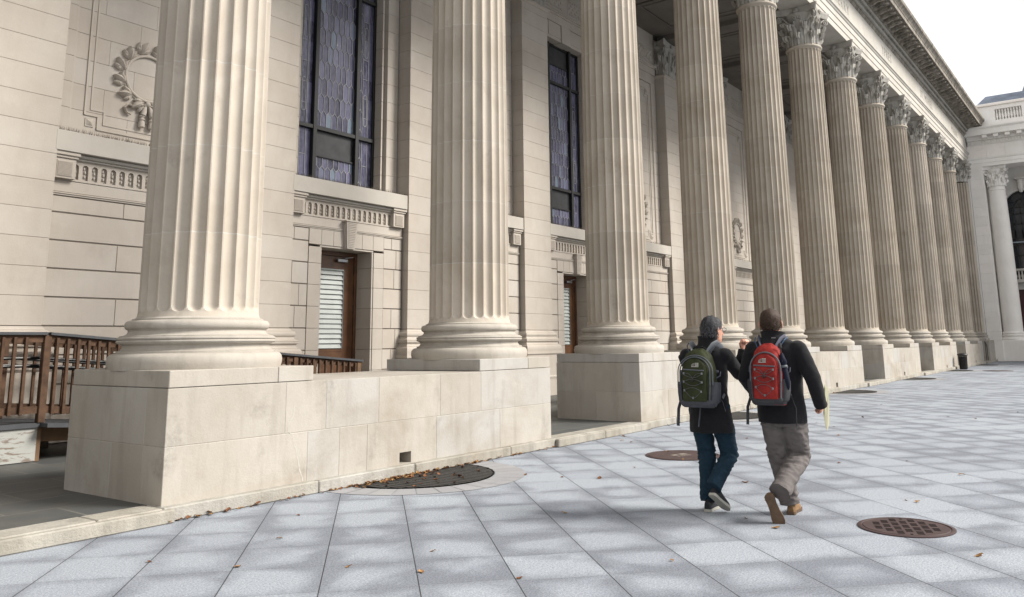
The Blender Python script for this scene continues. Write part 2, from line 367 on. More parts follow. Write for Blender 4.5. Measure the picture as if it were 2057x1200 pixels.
# fluted column
def flute_ring(r, z, depth_fn, n=24, k=12):
    pts = []
    for i in range(n * k):
        th = 2 * math.pi * (i + .5) / (n * k); u = ((i % k) + .5) / k * 2 - 1       # across one flute + arris
        uu = u / .84; d = depth_fn(uu) if abs(uu) < 1 else 0
        rr_ = r - d; pts.append((rr_ * math.cos(th), rr_ * math.sin(th), z))
    return pts
def make_shaft():
    p = MB(); z0, z1 = 1.83, 11.30; R0, R1 = .603, .545
    hw = math.pi * .600 / 24 * .84
    def rad(z):
        t = (z - z0) / (z1 - z0); return R0 - (R0 - R1) * (t ** 1.55)
    zb, zt = z0 + .05, z1 - .03
    zs = [z0 - .03, z0, zb] + [zb + hw * (1 - math.cos(a)) for a in [math.pi / 2 * k / 7 for k in range(1, 8)]]
    zs += [zb + hw + (zt - zb - 2 * hw) * k / 22 for k in range(1, 22)]
    zs += [zt - hw + hw * math.sin(a) for a in [math.pi / 2 * k / 7 for k in range(0, 8)]] + [z1]
    rings = []
    for z in zs:
        r = rad(max(z, z0))
        if z < z0 + .001: r = R0 + (.045 if z < z0 else .012)
        if z <= zb or z >= zt: fn = lambda u: 0
        elif z < zb + hw: v = (zb + hw - z) / hw; fn = lambda u, v=v: math.sqrt(max(0, 1 - u * u - v * v)) * .052
        elif z > zt - hw: v = (z - zt + hw) / hw; fn = lambda u, v=v: math.sqrt(max(0, 1 - u * u - v * v)) * .046
        else: fn = lambda u, z=z: math.sqrt(1 - u * u) * (.052 - .010 * (z - z0) / (z1 - z0))
        rings.append(flute_ring(r, z, fn))
    p.loft(rings, True, .5, True)
    me = p.build('column', M['column'], None, 32); return me
BASE = [(.55, 1.305), (.84, 1.305), (.853, 1.36), (.855, 1.39), (.848, 1.43), (.83, 1.455), (.80, 1.468), (.775, 1.47), (.775, 1.49), (.742, 1.497), (.722, 1.52), (.722, 1.545), (.745, 1.563), (.765, 1.565), (.765, 1.571),
        (.775, 1.575), (.780, 1.586), (.775, 1.597), (.765, 1.601), (.775, 1.605), (.780, 1.616), (.775, 1.627), (.755, 1.632), (.755, 1.642), (.715, 1.648), (.685, 1.665), (.672, 1.69), (.68, 1.706), (.69, 1.708),
        (.704, 1.722), (.712, 1.745), (.708, 1.77), (.695, 1.79), (.675, 1.798), (.645, 1.80), (.645, 1.815), (.62, 1.822), (.60, 1.838), (.585, 1.86), (.55, 1.86)]
AST = [(.50, 11.27), (.552, 11.285), (.562, 11.31), (.585, 11.32), (.60, 11.345), (.60, 11.37), (.585, 11.392), (.562, 11.40), (.55, 11.42), (.48, 11.42)]
# Corinthian capital: bell, two rows of curling acanthus leaves, volutes, concave abacus, fleurons
def leaf(p, ang, r0, z0, h, wd, curl, flare, tone=.5, nu=8, nv=14, bell=None):
    ca, sa = math.cos(ang), math.sin(ang)
    def P_(u, v, off):
        vv = v * 1.0
        if v < .72: rad = r0 + flare * (v / .72) ** 1.8; z = z0 + h * v / .72 * .86
        else:
            a = (v - .72) / .28 * math.pi * 1.05; rad = r0 + flare + curl * math.sin(a) * .9 + curl * (1 - math.cos(a)) * .42; z = z0 + h * .86 + curl * 1.1 * math.sin(a) - curl * .55 * (1 - math.cos(a))
        lob = 1 + .20 * abs(math.sin(v * math.pi * 4.2)) - .1
        wdt = wd * lob * (1 if v < .55 else max(.34, 1 - (v - .55) * 1.35))
        t = u * wdt; groove = .022 * math.cos(u * math.pi * 3.0) + .02 * (1 - abs(u)) * (1 if abs(u) > .12 else 1.6) - .025 * u * u
        rr_ = rad + groove + off
        px = rr_ * ca - t * sa; py = rr_ * sa + t * ca
        return (px, py, z)
    A = [[P_(i / nu * 2 - 1, j / nv, 0) for i in range(nu + 1)] for j in range(nv + 1)]
    Bk = [[P_(i / nu * 2 - 1, j / nv, -.022) for i in range(nu + 1)] for j in range(nv + 1)]
    rings = [a + b[::-1] for a, b in zip(A, Bk)]
    p.loft(rings, True, tone, True)
def make_capital():
    p = MB(); rr = random.Random(5); zb = 11.40
    p.lathe([(.40, zb), (.49, zb), (.49, zb + .3), (.50, zb + .7), (.54, zb + .95), (.62, zb + 1.1), (.63, zb + 1.14), (.40, zb + 1.14)], 40)
    for k in range(8): leaf(p, math.pi / 4 * k, .535, zb + .01, .40, .175, .105, .035)
    for k in range(8): leaf(p, math.pi / 4 * (k + .5), .525, zb + .01, .78, .170, .115, .06)
    for k in range(16):   # stalks and small helices between the leaves
        a = math.pi / 8 * (k + .5); ca, sa = math.cos(a), math.sin(a)
        p.tube([((.535 + .03 * t) * ca, (.535 + .03 * t) * sa, zb + .45 + .42 * t) for t in (0, .4, .8, 1)], [.028, .024, .03, .042], 6)
    def spiral(base, outd, r_start, turns, w_, tilt=0):
        pts = []; n = 26
        return pts
    for k in range(4):
        a = math.pi / 4 + math.pi / 2 * k; d = Vector((math.cos(a), math.sin(a), 0)); s_ = Vector((-math.sin(a), math.cos(a), 0))
        for sd in (-1, 1):
            pts = [d * .50 + s_ * sd * .13 + Vector((0, 0, zb + .62)), d * .56 + s_ * sd * .11 + Vector((0, 0, zb + .82)), d * .66 + s_ * sd * .07 + Vector((0, 0, zb + .98)), d * .80 + s_ * sd * .045 + Vector((0, 0, zb + 1.08))]
            cen = d * .845 + s_ * sd * .04 + Vector((0, 0, zb + .985))
            for q in range(15):
                an = math.pi * .62 - q / 14 * math.pi * 3.2; ra = .105 * (1 - q / 17)
                pts.append(cen + d * math.cos(an) * ra + Vector((0, 0, 1)) * math.sin(an) * ra)
            p.tube(pts, [.03] * 4 + [.03 - .001 * q for q in range(15)], 6)
            p.ball(cen, .03, 8)
        leaf(p, a, .56, zb + .55, .34, .10, .07, .12)
    for k in range(4):    # centre helices and fleuron on each side
        a = math.pi / 2 * k; d = Vector((math.cos(a), math.sin(a), 0)); s_ = Vector((-math.sin(a), math.cos(a), 0))
        for sd in (-1, 1):
            pts = [d * .51 + s_ * sd * .17 + Vector((0, 0, zb + .66)), d * .54 + s_ * sd * .15 + Vector((0, 0, zb + .86))]
            cen = d * .575 + s_ * sd * .085 + Vector((0, 0, zb + .98))
            for q in range(12):
                an = -q / 11 * math.pi * 2.6; ra = .068 * (1 - q / 14)
                pts.append(cen + s_ * sd * math.cos(an) * ra - Vector((0, 0, 1)) * math.sin(an) * ra * 1)
            p.tube(pts, .02, 6)
        for q in range(8):
            an = math.pi / 4 * q; c0 = d * .635 + Vector((0, 0, zb + 1.22)) + s_ * math.cos(an) * .055 + Vector((0, 0, math.sin(an) * .055)); p.ball(c0, .036, 7)
        p.ball(d * .66 + Vector((0, 0, zb + 1.22)), .035, 8)
    def aba(h0, e, z):   # concave-sided slab outline
        pts = []
        for k in range(4):
            a = math.pi / 2 * k
            for q in range(9):
                t = q / 8 * 2 - 1; x = t * (.70 + e); y = (.735 + e) - (.175) * (1 - t * t); y = y
                ca, sa = math.cos(a), math.sin(a)
                pts.append((y * ca - x * sa, y * sa + x * ca, z))
        return pts
    p.loft([aba(0, -.05, zb + 1.13), aba(0, -.02, zb + 1.19), aba(0, -.012, zb + 1.24), aba(0, .01, zb + 1.27), aba(0, .02, zb + 1.30), aba(0, .02, SOF - .002)], True, .5, False)
    return p
cap_p = make_capital()
shaft = make_shaft(); shaft.parent = B; shaft.location = (0, 0, 0)
BASE = [(r * 1.015, z) for r, z in BASE]
q = MB(); q.lathe(BASE, 72); cb = q.build('column_base', M['pedestal'], shaft, 50)
q = MB(); q.lathe(AST, 56); ca_ = q.build('astragal', M['column'], shaft, 60)
cc = cap_p.build('capital', M['capital'], shaft, 60)
for i in range(-2, 12):
    if i == 0: continue
    c = copy_tree(shaft, B); c.location = (i * S, 0, 0)
# end anta with fluted faces
p = MB()
def square_flutes(h, n, dep):
    pts = []
    for k in range(4):
        a = math.pi / 2 * k; ca, sa = math.cos(a), math.sin(a)
        for q in range(n):
            for j in range(9):
                u = (j / 8 * 2 - 1); x = (-h + (q + .5) * 2 * h / n) + u * h / n * .84; dd = dep * math.sqrt(max(0, 1 - u * u))
                y = -h + dd; pts.append((x * ca - y * sa, x * sa + y * ca))
    return pts
sf = square_flutes(.55, 7, .05); p.loft([[(x, y, z) for x, y in sf] for z in (1.84, 11.34)], True, .4, False)
an = p.build('anta', M['column'], B, None, loc=(12 * S, 0, 0))
q = MB()
def rect_prof(p, cx, cy, hx, hy, prof, tone=.5, cap=True):
    p.loft([[(cx - hx - o, cy - hy - o, z), (cx + hx + o, cy - hy - o, z), (cx + hx + o, cy + hy + o, z), (cx - hx - o, cy + hy + o, z)] for o, z in prof], cap, tone, False)
sqbase = [((r - .578) * .7, z) for r, z in BASE[1:-1]]
rect_prof(q, 0, 0, .55, .55, sqbase); q.build('column_base', M['pedestal'], an)
cm_ = MB(); cm_.v = [(x * 1.08, y * 1.08, z) for x, y, z in cap_p.v]; cm_.f = cap_p.f; cm_.t = cap_p.t; cm_.sm = cap_p.sm; cm_.build('capital', M['capital'], an, 60)
p = MB(); xa, xb = 12 * S - EO, 55.66
p.box(xa, xb, YF, 1.4, .02, HM - .003, .004, .4); p.box(xa, xb, YF, 1.4, HM + .003, HJ - .003, .004, .7); p.box(xa, xb, YF, 1.4, HJ + .003, HP, .006, .3); p.box(54.67, 55.66, -.42, 1.4, HP, SOF, 0, .7)
p.build('pier_wall', M['pedestal'], B)
# ---- pilasters on the back wall
COURSE = .4365; ZO = 1.435
def make_pilaster():
    p = MB(); rr = random.Random(9); hw = .64; k = 1
    while True:
        z0, z1 = max(ZO + COURSE * k, 1.86), min(ZO + COURSE * (k + 1), 11.25); k += 1
        if z0 >= 11.25: break
        p.box(-hw, hw, D, WW + .1, z0 + .0022, z1 - .0022, .003, rr.uniform(.3, .7))
    o = p.build('pilaster', M['pilaster'], B)
    q = MB(); q.box(-hw + .01, hw - .01, D + .012, WW + .1, 1.8, 11.3); q.build('joint_backing', M['joint'], o)
    q = MB(); rect_prof(q, 0, (D + 6.2) / 2, hw, (6.2 - D) / 2, [((r - .578) * .62, z) for r, z in BASE[1:-1]]); q.build('pilaster_base', M['wall'], o)
    q = MB(); rect_prof(q, 0, (D + 6.2) / 2, hw, (6.2 - D) / 2, [(.17, .1), (.17, .55), (.19, .62), (.16, .66), (.16, 1.2), (.19, 1.24), (.19, 1.304)]); q.build('pilaster_plinth', M['wall'], o)
    q = MB(); rect_prof(q, 0, (D + 6.2) / 2, hw, (6.2 - D) / 2, [(0, 11.25), (.02, 11.26), (.035, 11.29), (.06, 11.31), (.065, 11.34), (.05, 11.37), (.0, 11.38)]); q.build('astragal', M['wall'], o)
    q = MB(); q.v = [(x * 1.12, y * .62 + D + .30, (z - 11.4) * 1.0 + 11.37) for x, y, z in cap_p.v]; q.f = cap_p.f; q.t = cap_p.t; q.sm = cap_p.sm; q.box(-.6, .6, D + .05, W1, 11.38, 12.7)
    q.build('capital', M['capital'], o, 60)
    return o
pil = make_pilaster(); pil.location = (0, 0, 0)
for i in range(-2, 13):
    if i == 0: continue
    c = copy_tree(pil, B); c.location = (i * S + (0 if i < 12 else .3), 0, 0)
# ---- wall bays: odd bays have a door and a tall leaded window, even bays a framed panel with a wreath
M['wood'] = simple('varnished oak door', (.135, .060, .026), .38, .5, var=.3, scale=5)
M['dark_metal'] = simple('black window metal', (.009, .0095, .010), .45, .5, var=.3)
M['lead'] = simple('grey lead came', (.36, .36, .37), .5, .5, metal=.2)
M['louvre'] = simple('frosted glass louvre', (.46, .50, .48), .3, .5, var=.14, scale=3)
M['steel'] = simple('satin steel', (.45, .47, .48), .35, .5, metal=.8)
M['spike'] = simple('bird spikes', (.09, .075, .06), .7, .3)
def glass_mat():
    m, t, b = nodes('leaded window glass'); at = N(t, 'ShaderNodeAttribute', attribute_name='tone'); g = N(t, 'ShaderNodeNewGeometry')
    col = mixc(t, ramp(t, at.outputs['Fac'], 0, .75), (.02, .02, .042), (.11, .11, .185)); col = mixc(t, ramp(t, at.outputs['Fac'], .86, 1), col, (.15, .21, .26))
    n = noise_n(t, scaled(t, g.outputs['Position'], (1, 1, .3)), 16, 5, .75); col = mixc(t, ramp(t, n, .42, .72, 0, .6), col, (.20, .20, .29)); 
    t.links.new(col, b.inputs['Base Color']); b.inputs['Roughness'].default_value = .22; b.inputs['Specular IOR Level'].default_value = .45
    bp = N(t, 'ShaderNodeBump', i_Strength=.6, i_Distance=.01); t.links.new(noise_n(t, g.outputs['Position'], 14, 3), bp.inputs['Height']); t.links.new(bp.outputs[0], b.inputs['Normal'])
    return m
M['glass'] = glass_mat(); M['dark_glass'] = simple('dark window screen', (.05, .052, .056), .35, .4, var=.3, scale=6)
HB = S / 2 - .64        # half bay
def arch_slot(p, cx, w_, z0, z1, cw, y, dep, n=8):
    # a plate cw wide with a round-headed slot; y front, dep deep
    hw = w_ / 2; inner = [(cx - hw, z0)] + [(cx - hw * math.cos(math.pi * k / n), z1 - hw + hw * math.sin(math.pi * k / n)) for k in range(n + 1)] + [(cx + hw, z0)]
    zt, zb_ = z1 + .035, z0 - .035
    outer = [(cx - cw / 2, z0)] + [(cx - cw / 2 + cw * k / n, zt) for k in range(n + 1)] + [(cx + cw / 2, z0)]
    m = len(inner); vs = [(x, y, z) for x, z in inner] + [(x, y, z) for x, z in outer] + [(x, y + dep, z) for x, z in inner]
    fs = [(k, k + 1, m + k + 1, m + k) for k in range(m - 1)] + [(k + 1, k, 2 * m + k, 2 * m + k + 1) for k in range(m - 1)]
    p.add(vs, fs, .5)
    p.add([(cx - cw / 2, y, zb_), (cx + cw / 2, y, zb_), (cx + cw / 2, y, z0), (cx - cw / 2, y, z0), (cx - hw, y, z0), (cx + hw, y, z0), (cx + hw, y + dep, z0), (cx - hw, y + dep, z0)], [(0, 1, 2, 3), (4, 5, 6, 7)], .5)
def frieze_and_ledge(bay, cx):
    # ledge block flush with the pilasters
    p = MB(); rr = random.Random(int(cx * 10))
    p.box(cx - HB + .005, cx + HB - .005, D - .004, W1 + .35, 4.56, 4.885, .008, rr.uniform(.4, .5))
    p.box(cx - HB + .01, cx + HB - .01, W0 - .09, W0 + .1, 4.50, 4.555, .012, .5); p.box(cx - HB + .01, cx + HB - .01, W0 - .05, W0 + .1, 4.465, 4.50, .01, .5)
    p.build('window_ledge' if bay == 'w' else 'panel_ledge', M['light_stone'], B)
    p = MB(); a, b_ = cx - HB + .34, cx + HB - .34; n = 17; cw = (b_ - a) / n
    for k in range(n):
        x = a + cw * (k + .5); arch_slot(p, x, cw * .62, 4.165, 4.41, cw, W0 - .004, .05)
        for dz in (.0, .07, .13): p.ball((x + .008 * (-1) ** int(dz * 30), W0 + .035, 4.21 + dz + .02), .028, 6, .5, (.8, .8, 1))
    p.box(a, b_, W0 + .046, W0 + .2, 4.12, 4.46, 0, .35); p.box(a, b_, W0 - .0045, W0 + .05, 4.445, 4.465, 0, .5)
    p.box(cx - HB, a, W0, W0 + .2, 4.12, 4.465, 0, .5); p.box(b_, cx + HB, W0, W0 + .2, 4.12, 4.465, 0, .5)
    p.build('arcaded_frieze', M['wall'], B)
    for s_ in (-1, 1):
        p = MB(); bx = cx + s_ * (HB - .20)
        p.box(bx - .17, bx + .17, W0 - .10, W0 + .02, 4.14, 4.46, .006, .5); p.box(bx - .19, bx + .19, W0 - .125, W0 + .02, 4.46, 4.50, .006, .5); p.box(bx - .21, bx + .21, W0 - .15, W0 + .02, 4.50, 4.557, .008, .5)
        for k in range(12): p.box(bx - .11, bx + .11, W0 - .117, W0 - .09, 4.185 + k * .019, 4.185 + k * .019 + .011, 0, .5)
        p.box(bx - .125, bx + .125, W0 - .108, W0 - .09, 4.17, 4.425, .003, .5)
        p.build('bracket', M['wall'], B)
    p = MB(); p.box(cx - HB, cx + HB, W0 - .006, W0 + .2, 3.945, 4.118, .003, .6)
    p.box(cx - HB, cx + HB, W0 - .035, W0 + .1, 3.91, 3.935, .006, .5); p.box(cx - HB, cx + HB, W0 - .02, W0 + .1, 3.885, 3.91, .005, .5)
    p.build('string_course', M['wall'], B)
def spikes(cx):
    p = MB(); rr = random.Random(int(cx * 3)); x = cx - HB
    while x < cx + HB:
        for q in range(2):
            y = D + .03 + rr.uniform(0, .10); a = rr.uniform(-.5, .5)
            p.add([(x - .003, y, 4.885), (x + .003, y, 4.885), (x + .03 * a, y - .04 * rr.random(), 4.885 + rr.uniform(.05, .10))], [(0, 1, 2)])
        x += .011
    for k in range(14): xx = rr.uniform(cx - HB, cx + HB); p.ball((xx, D + .1 + rr.uniform(-.03, .05), 4.9), rr.uniform(.012, .03), 5, .5, (1.6, 1, .5))
    p.build('bird_spikes', M['spike'], B)
def rustic(cx, x0, x1, seed, wavg):
    p = MB(); rr = random.Random(seed); k = -3
    while ZO + COURSE * k < 3.88:
        z0, z1 = max(.125, ZO + COURSE * k), min(3.885, ZO + COURSE * (k + 1)); k += 1
        if z1 <= z0 + .05: continue
        xs = [x0]
        off = (wavg * .5 if k % 2 else 0) + rr.uniform(-.08, .08)
        x = x0 + wavg + off - (wavg * .3 if x1 - x0 < 1 else 0)
        while x < x1 - .12: xs.append(x); x += wavg * rr.uniform(.85, 1.15)
        xs.append(x1)
        for a, b_ in zip(xs, xs[1:]):
            p.box(a + (.0035 if a > x0 else .0), b_ - (.0035 if b_ < x1 else 0), W0, W0 + .25, z0 + .012, z1 - .012, .006, rr.uniform(.2, .85))
    return p
def entab_block(cx):
    p = MB()
    p.box(cx - HB, cx + HB, W1 - .03, W1 + .5, 11.35, 11.60, .004, .5); p.box(cx - HB, cx + HB, W1 - .07, W1 + .5, 11.60, 11.66, .01, .5); p.box(cx - HB, cx + HB, W1 - .10, W1 + .5, 11.66, 11.71, .01, .5)
    p.box(cx - HB, cx + HB, W1, W1 + .5, 11.71, 12.98, 0, .5)
    for q in (-1, 1):
        bx = cx + q * .8
        p.box(bx - .66, bx + .66, W1 - .012, W1, 11.80, 12.42, .004, .5)
        for r_ in range(5):
            for c_ in range(11):
                if (r_ + c_) % 2 == 0 or r_ in (0, 4): p.ball((bx - .55 + c_ * .11, W1 - .018, 11.90 + r_ * .105), .048, 7, .5, (1, .5, 1))
    p.build('relief_entablature', M['wall'], B)
def door_bay(cx, seed):
    for x0, x1 in ((cx - HB, cx - 1.05), (cx + 1.05, cx + HB)):
        rustic(cx, x0, x1, seed + int(x0 * 7), .36).build('rusticated_wall', M['wall'], B)
    q = MB(); q.box(cx - HB, cx - 1.04, W0 + .02, WW + .1, .1, 3.9); q.box(cx + 1.04, cx + HB, W0 + .02, WW + .1, .1, 3.9); q.build('joint_backing', M['joint'], B)
    # door surround in plain courses with architrave strip and keystone
    p = MB(); rr = random.Random(seed); k = -3; HO = .70
    while ZO + COURSE * k < 3.5:
        z0, z1 = max(.125, ZO + COURSE * k), min(3.52, ZO + COURSE * (k + 1)); k += 1
        if z1 <= z0 + .03: continue
        for s_ in (-1, 1):
            a, b_ = sorted((cx + s_ * (HO + .045), cx + s_ * 1.04)); tn = rr.uniform(.3, .7)
            p.box(a, b_, W0 - .01, W0 + .4, z0 + .003, z1 - .003, .003, tn)
            a, b_ = sorted((cx + s_ * HO, cx + s_ * (HO + .043))); p.box(a, b_, W0 + .008, WD + .12, z0 + .003, z1 - .003, .002, tn)
    xs = [-1.04, -.72, -.40, -.13, .13, .40, .72, 1.04]
    for a, b_ in zip(xs, xs[1:]):
        if abs(a + b_) < .05: continue
        p.box(cx + a + .003, cx + b_ - .003, W0 - .01, W0 + .3, 3.565, 3.883, .003, rr.uniform(.3, .7))
    p.box(cx - HO - .043, cx + HO + .043, W0 + .008, WD + .12, 3.522, 3.562, .002, .5)
    sr = p.build('door_surround', M['wall'], B)
    p = MB()
    for (wt, wb, y, z0, z1) in ((.155, .105, W0 - .10, 3.53, 4.10), (.17, .12, W0 - .05, 3.52, 4.05)):
        p.loft([[(cx - wb, y, z0), (cx + wb, y, z0), (cx + wb, W0 + .1, z0), (cx - wb, W0 + .1, z0)], [(cx - wt, y - .03, z1), (cx + wt, y - .03, z1), (cx + wt, W0 + .1, z1), (cx - wt, W0 + .1, z1)]], True, .5, False)
    for k in range(15):
        z = 3.56 + k * .036; f = (z - 3.53) / .57; ww = .07 + .045 * f; y = W0 - .10 - .03 * f
        p.box(cx - ww, cx + ww, y - .010, y + .02, z, z + .022, .003, .5)
    p.box(cx - .19, cx + .19, W0 - .15, W0 + .1, 4.10, 4.13, .004, .5)
    p.build('keystone', M['wall'], sr)
    # door: frame, leaf, louvred glass, closer, hinges
    dz0 = .52; d = MB()
    d.box(cx - HO, cx - HO + .07, WD - .03, WD + .1, dz0, 3.52, .004); d.box(cx + HO - .07, cx + HO, WD - .03, WD + .1, dz0, 3.52, .004); d.box(cx - HO + .07, cx + HO - .07, WD - .03, WD + .1, 3.43, 3.52, .004)
    dr = d.build('door', M['wood'], B)
    d = MB(); a, b_ = cx - HO + .075, cx + HO - .075
    for z0, z1, x0, x1 in ((dz0, 3.425, a, a + .27), (dz0, 3.425, b_ - .27, b_), (3.15, 3.425, a + .27, b_ - .27), (dz0, 1.45, a + .27, b_ - .27)): d.box(x0, x1, WD, WD + .05, z0, z1, .003)
    d.box(a + .27, b_ - .27, WD - .006, WD, 1.40, 1.45, .002); d.box(b_ - .27, b_ - .245, WD - .008, WD, 1.42, 3.16, .002)
    d.build('door_leaf', M['wood'], dr)
    d = MB(); nl = 16; x0, x1 = a + .29, b_ - .29; rr2 = random.Random(seed)
    for k in range(nl):
        z = 1.47 + k * (1.66 / nl); h = 1.66 / nl; tl = .03 + rr2.uniform(0, .008)
        d.add([(x0, WD + .005, z), (x1, WD + .005, z), (x1, WD + .005 + tl, z + h * .97), (x0, WD + .005 + tl, z + h * .97), (x0, WD + .009, z), (x1, WD + .009, z), (x1, WD + .009 + tl, z + h * .97), (x0, WD + .009 + tl, z + h * .97)], [(0, 1, 2, 3), (5, 4, 7, 6), (0, 4, 5, 1), (3, 2, 6, 7)], rr2.random())
    d.box(x0, x1, WD + .001, WD + .01, 3.12, 3.15)
    d.build('louvred_glass', M['louvre'], dr)
    d = MB(); d.box(x0 - .02, x0, WD, WD + .04, 1.45, 3.15); d.box(x1, x1 + .02, WD, WD + .04, 1.45, 3.15); d.build('glazing_strip', M['steel'], dr)
    d = MB(); d.box(cx + .10, cx + .38, WD - .09, WD - .03, 3.30, 3.37, .008); d.bar((cx + .3, WD - .08, 3.39), (cx + .5, WD - .12, 3.42), .02, .01); d.build('door_closer', M['steel'], dr)
    d = MB()
    for z in (1.1, 2.2, 3.05): d.box(b_ - .005, b_ + .02, WD - .02, WD + .01, z, z + .2, .003)
    d.build('hinge', M['dark_metal'], dr)
    q = MB(); q.box(cx - HO, cx + HO, WD + .06, WD + .2, .1, 3.6); q.box(cx - 1.05, cx + 1.05, WD + .1, WD + .2, .1, 4.0); q.build('doorway_backing', M['joint'], dr)
    q = MB(); q.box(cx - HO, cx + HO, W0 + .02, WD + .06, .121, .515, .004); q.build('threshold', M['wall'], dr)
def hexes(cx0, cx1, z0, z1, hw, hh, tip):
    # elongated hexagons clipped to the light
    out = []; row = 0; z = z0 - hh
    while z < z1 + hh:
        x = cx0 - (hw if row % 2 else 0)
        while x < cx1 + hw:
            out.append((x, z)); x += 2 * hw
        z += 2 * hh - tip; row += 1
    return out
def clip_poly(P_, x0, x1, z0, z1):
    def cl(P_, f, g):
        o = []
        for i in range(len(P_)):
            a, b_ = P_[i - 1], P_[i]; fa, fb = f(a), f(b_)
            if fa >= 0: o.append(a)
            if fa * fb < 0: t = fa / (fa - fb); o.append((a[0] + (b_[0] - a[0]) * t, a[1] + (b_[1] - a[1]) * t))
        return o
    for f in (lambda q: q[0] - x0, lambda q: x1 - q[0], lambda q: q[1] - z0, lambda q: z1 - q[1]):
        if len(P_) < 3: return []
        P_ = cl(P_, f, None)
    return P_ if len(P_) >= 3 else []
def window_bay(cx, seed):
    rr = random.Random(seed)
    # upper wall: margins, stepped jamb, reveal
    p = MB()
    for s_ in (-1, 1):
        k = 7
        while True:
            z0, z1 = max(4.885, ZO + COURSE * k), min(11.35, ZO + COURSE * (k + 1)); k += 1
            if z0 >= 11.35: break
            tn = rr.uniform(.3, .7)
            a, b_ = sorted((cx + s_ * 1.27, cx + s_ * HB)); p.box(a, b_, W1, W1 + .5, z0 + .0022, z1 - .0022, .003, tn)
            if z0 < 10.9:
                a, b_ = sorted((cx + s_ * 1.215, cx + s_ * 1.268)); p.box(a, b_, W1 + .12, W1 + .5, z0 + .004, min(z1, 10.95) - .004, .003, tn)
                a, b_ = sorted((cx + s_ * 1.17, cx + s_ * 1.213)); p.box(a, b_, W1 + .08, W1 + .5, z0 + .004, min(z1, 10.85) - .004, .003, tn)
    for z0, z1, y in ((10.80, 10.90, W1 + .02),): p.box(cx - 1.26, cx + 1.26, y, W1 + .5, z0, z1 - .003, .003, .5)
    p.box(cx - .25, cx + .25, W1 - .03, W1 + .4, 10.78, 11.35, .006, .6)
    for s_ in (-1, 1):
        a, b_ = sorted((cx + s_ * .255, cx + s_ * .93)); p.box(a, b_, W1 + .01, W1 + .5, 10.90, 11.35, .01, .55)
        a, b_ = sorted((cx + s_ * .935, cx + s_ * 1.268)); p.box(a, b_, W1 + .03, W1 + .5, 10.90, 11.35, .004, .5)
    p.build('window_surround', M['wall'], B)
    q = MB(); q.box(cx - HB, cx - 1.18, W1 + .13, W1 + .5, 4.89, 11.4); q.box(cx + 1.18, cx + HB, W1 + .13, W1 + .5, 4.89, 11.4); q.build('joint_backing', M['joint'], B)
    # metal frame
    f = MB(); z0, z1 = 4.89, 10.80; ms = [-1.10, -.60, .60, 1.10]
    for x, hw_, pr in ((-1.145, .035, .0), (-.60, .05, .05), (.60, .05, .05), (1.145, .035, .0)): f.box(cx + x - hw_, cx + x + hw_, WW - .03 - pr, WW + .05, z0, z1, .006)
    for z, h, pr in ((4.93, .05, .0), (6.17, .045, .03), (9.53, .045, .03), (10.77, .04, 0)): f.box(cx - 1.14, cx + 1.14, WW - .035 - pr, WW + .05, z - h, z + h, .006)
    f.box(cx - .55, cx + .55, WW - .02, WW + .03, 5.545, 5.58, .003); f.box(cx - .55, cx + .55, WW - .02, WW + .03, 10.12, 10.155, .003)
    fr = f.build('window', M['dark_metal'], B)
    g = MB(); l = MB(); yy = WW + .02
    def came(a, b_, w_=.011): l.bar((a[0], yy - .006, a[1]), (b_[0], yy - .006, b_[1]), w_, .012, up=(0, 1, 0))
    lights = [(cx - .55, cx + .55, 4.98, 5.545, 1), (cx - .55, cx + .55, 6.215, 9.485, 1), (cx - .55, cx + .55, 9.575, 10.12, 1)]
    for x0, x1, a, b_, _ in lights:
        for (hx, hz) in hexes(x0, x1, a, b_, .078, .235, .085):
            P0 = [(hx, hz - .235), (hx + .078, hz - .15), (hx + .078, hz + .15), (hx, hz + .235), (hx - .078, hz + .15), (hx - .078, hz - .15)]
            P1 = clip_poly(P0, x0, x1, a, b_)
            if not P1: continue
            tx, tz = rr.uniform(-.02, .02), rr.uniform(-.015, .015)
            g.add([(x, yy + (x - hx) * tx + (z - hz) * tz, z) for x, z in P1], [tuple(range(len(P1)))], rr.random())
            for i in range(len(P1)):
                A_, B_ = P1[i - 1], P1[i]
                if (abs(A_[0] - B_[0]) < 1e-4 and (abs(A_[0] - x0) < .002 or abs(A_[0] - x1) < .002)) or (abs(A_[1] - B_[1]) < 1e-4): continue
                if A_[0] < B_[0] or (A_[0] == B_[0] and A_[1] < B_[1]): came(A_, B_, .013)
    for x0, x1 in ((cx - 1.11, cx - .655), (cx + .655, cx + 1.11)):     # side lights with ladders and long ovals
        for a, b_ in ((4.98, 6.12), (6.215, 9.485), (9.575, 10.73)):
            n = max(1, int((b_ - a) / .42)); st = (b_ - a) / n
            for k in range(n):
                for xa_, xb_ in ((x0, x0 + .16), (x0 + .16, x0 + .32), (x0 + .32, x1)):
                    g.add([(xa_, yy, a + k * st), (xb_, yy, a + k * st), (xb_, yy + rr.uniform(-.004, .004), a + (k + 1) * st), (xa_, yy, a + (k + 1) * st)], [(0, 1, 2, 3)], rr.random() * .6)
                came((x0 + .16, a + k * st), (x0 + .32, a + k * st))
                came((x0 + .04, a + k * st + .1), (x0 + .10, a + k * st + .2)); came((x0 + .16, a + k * st + .1), (x0 + .10, a + k * st + .2))
            came((x0 + .16, a), (x0 + .16, b_)); came((x0 + .32, a), (x0 + .32, b_)); came((x0 + .10, a), (x0 + .10, b_), .006)
            if b_ - a > 2:
                for zc in (a + .65, a + 2.3):
                    ov = [(x0 + .24 + .05 * math.cos(t), zc + (.32 if math.sin(t) > 0 else -.32) + .05 * math.sin(t)) for t in [math.pi * 2 * q / 16 for q in range(16)]]
                    for i in range(16): came(ov[i - 1], ov[i], .014)
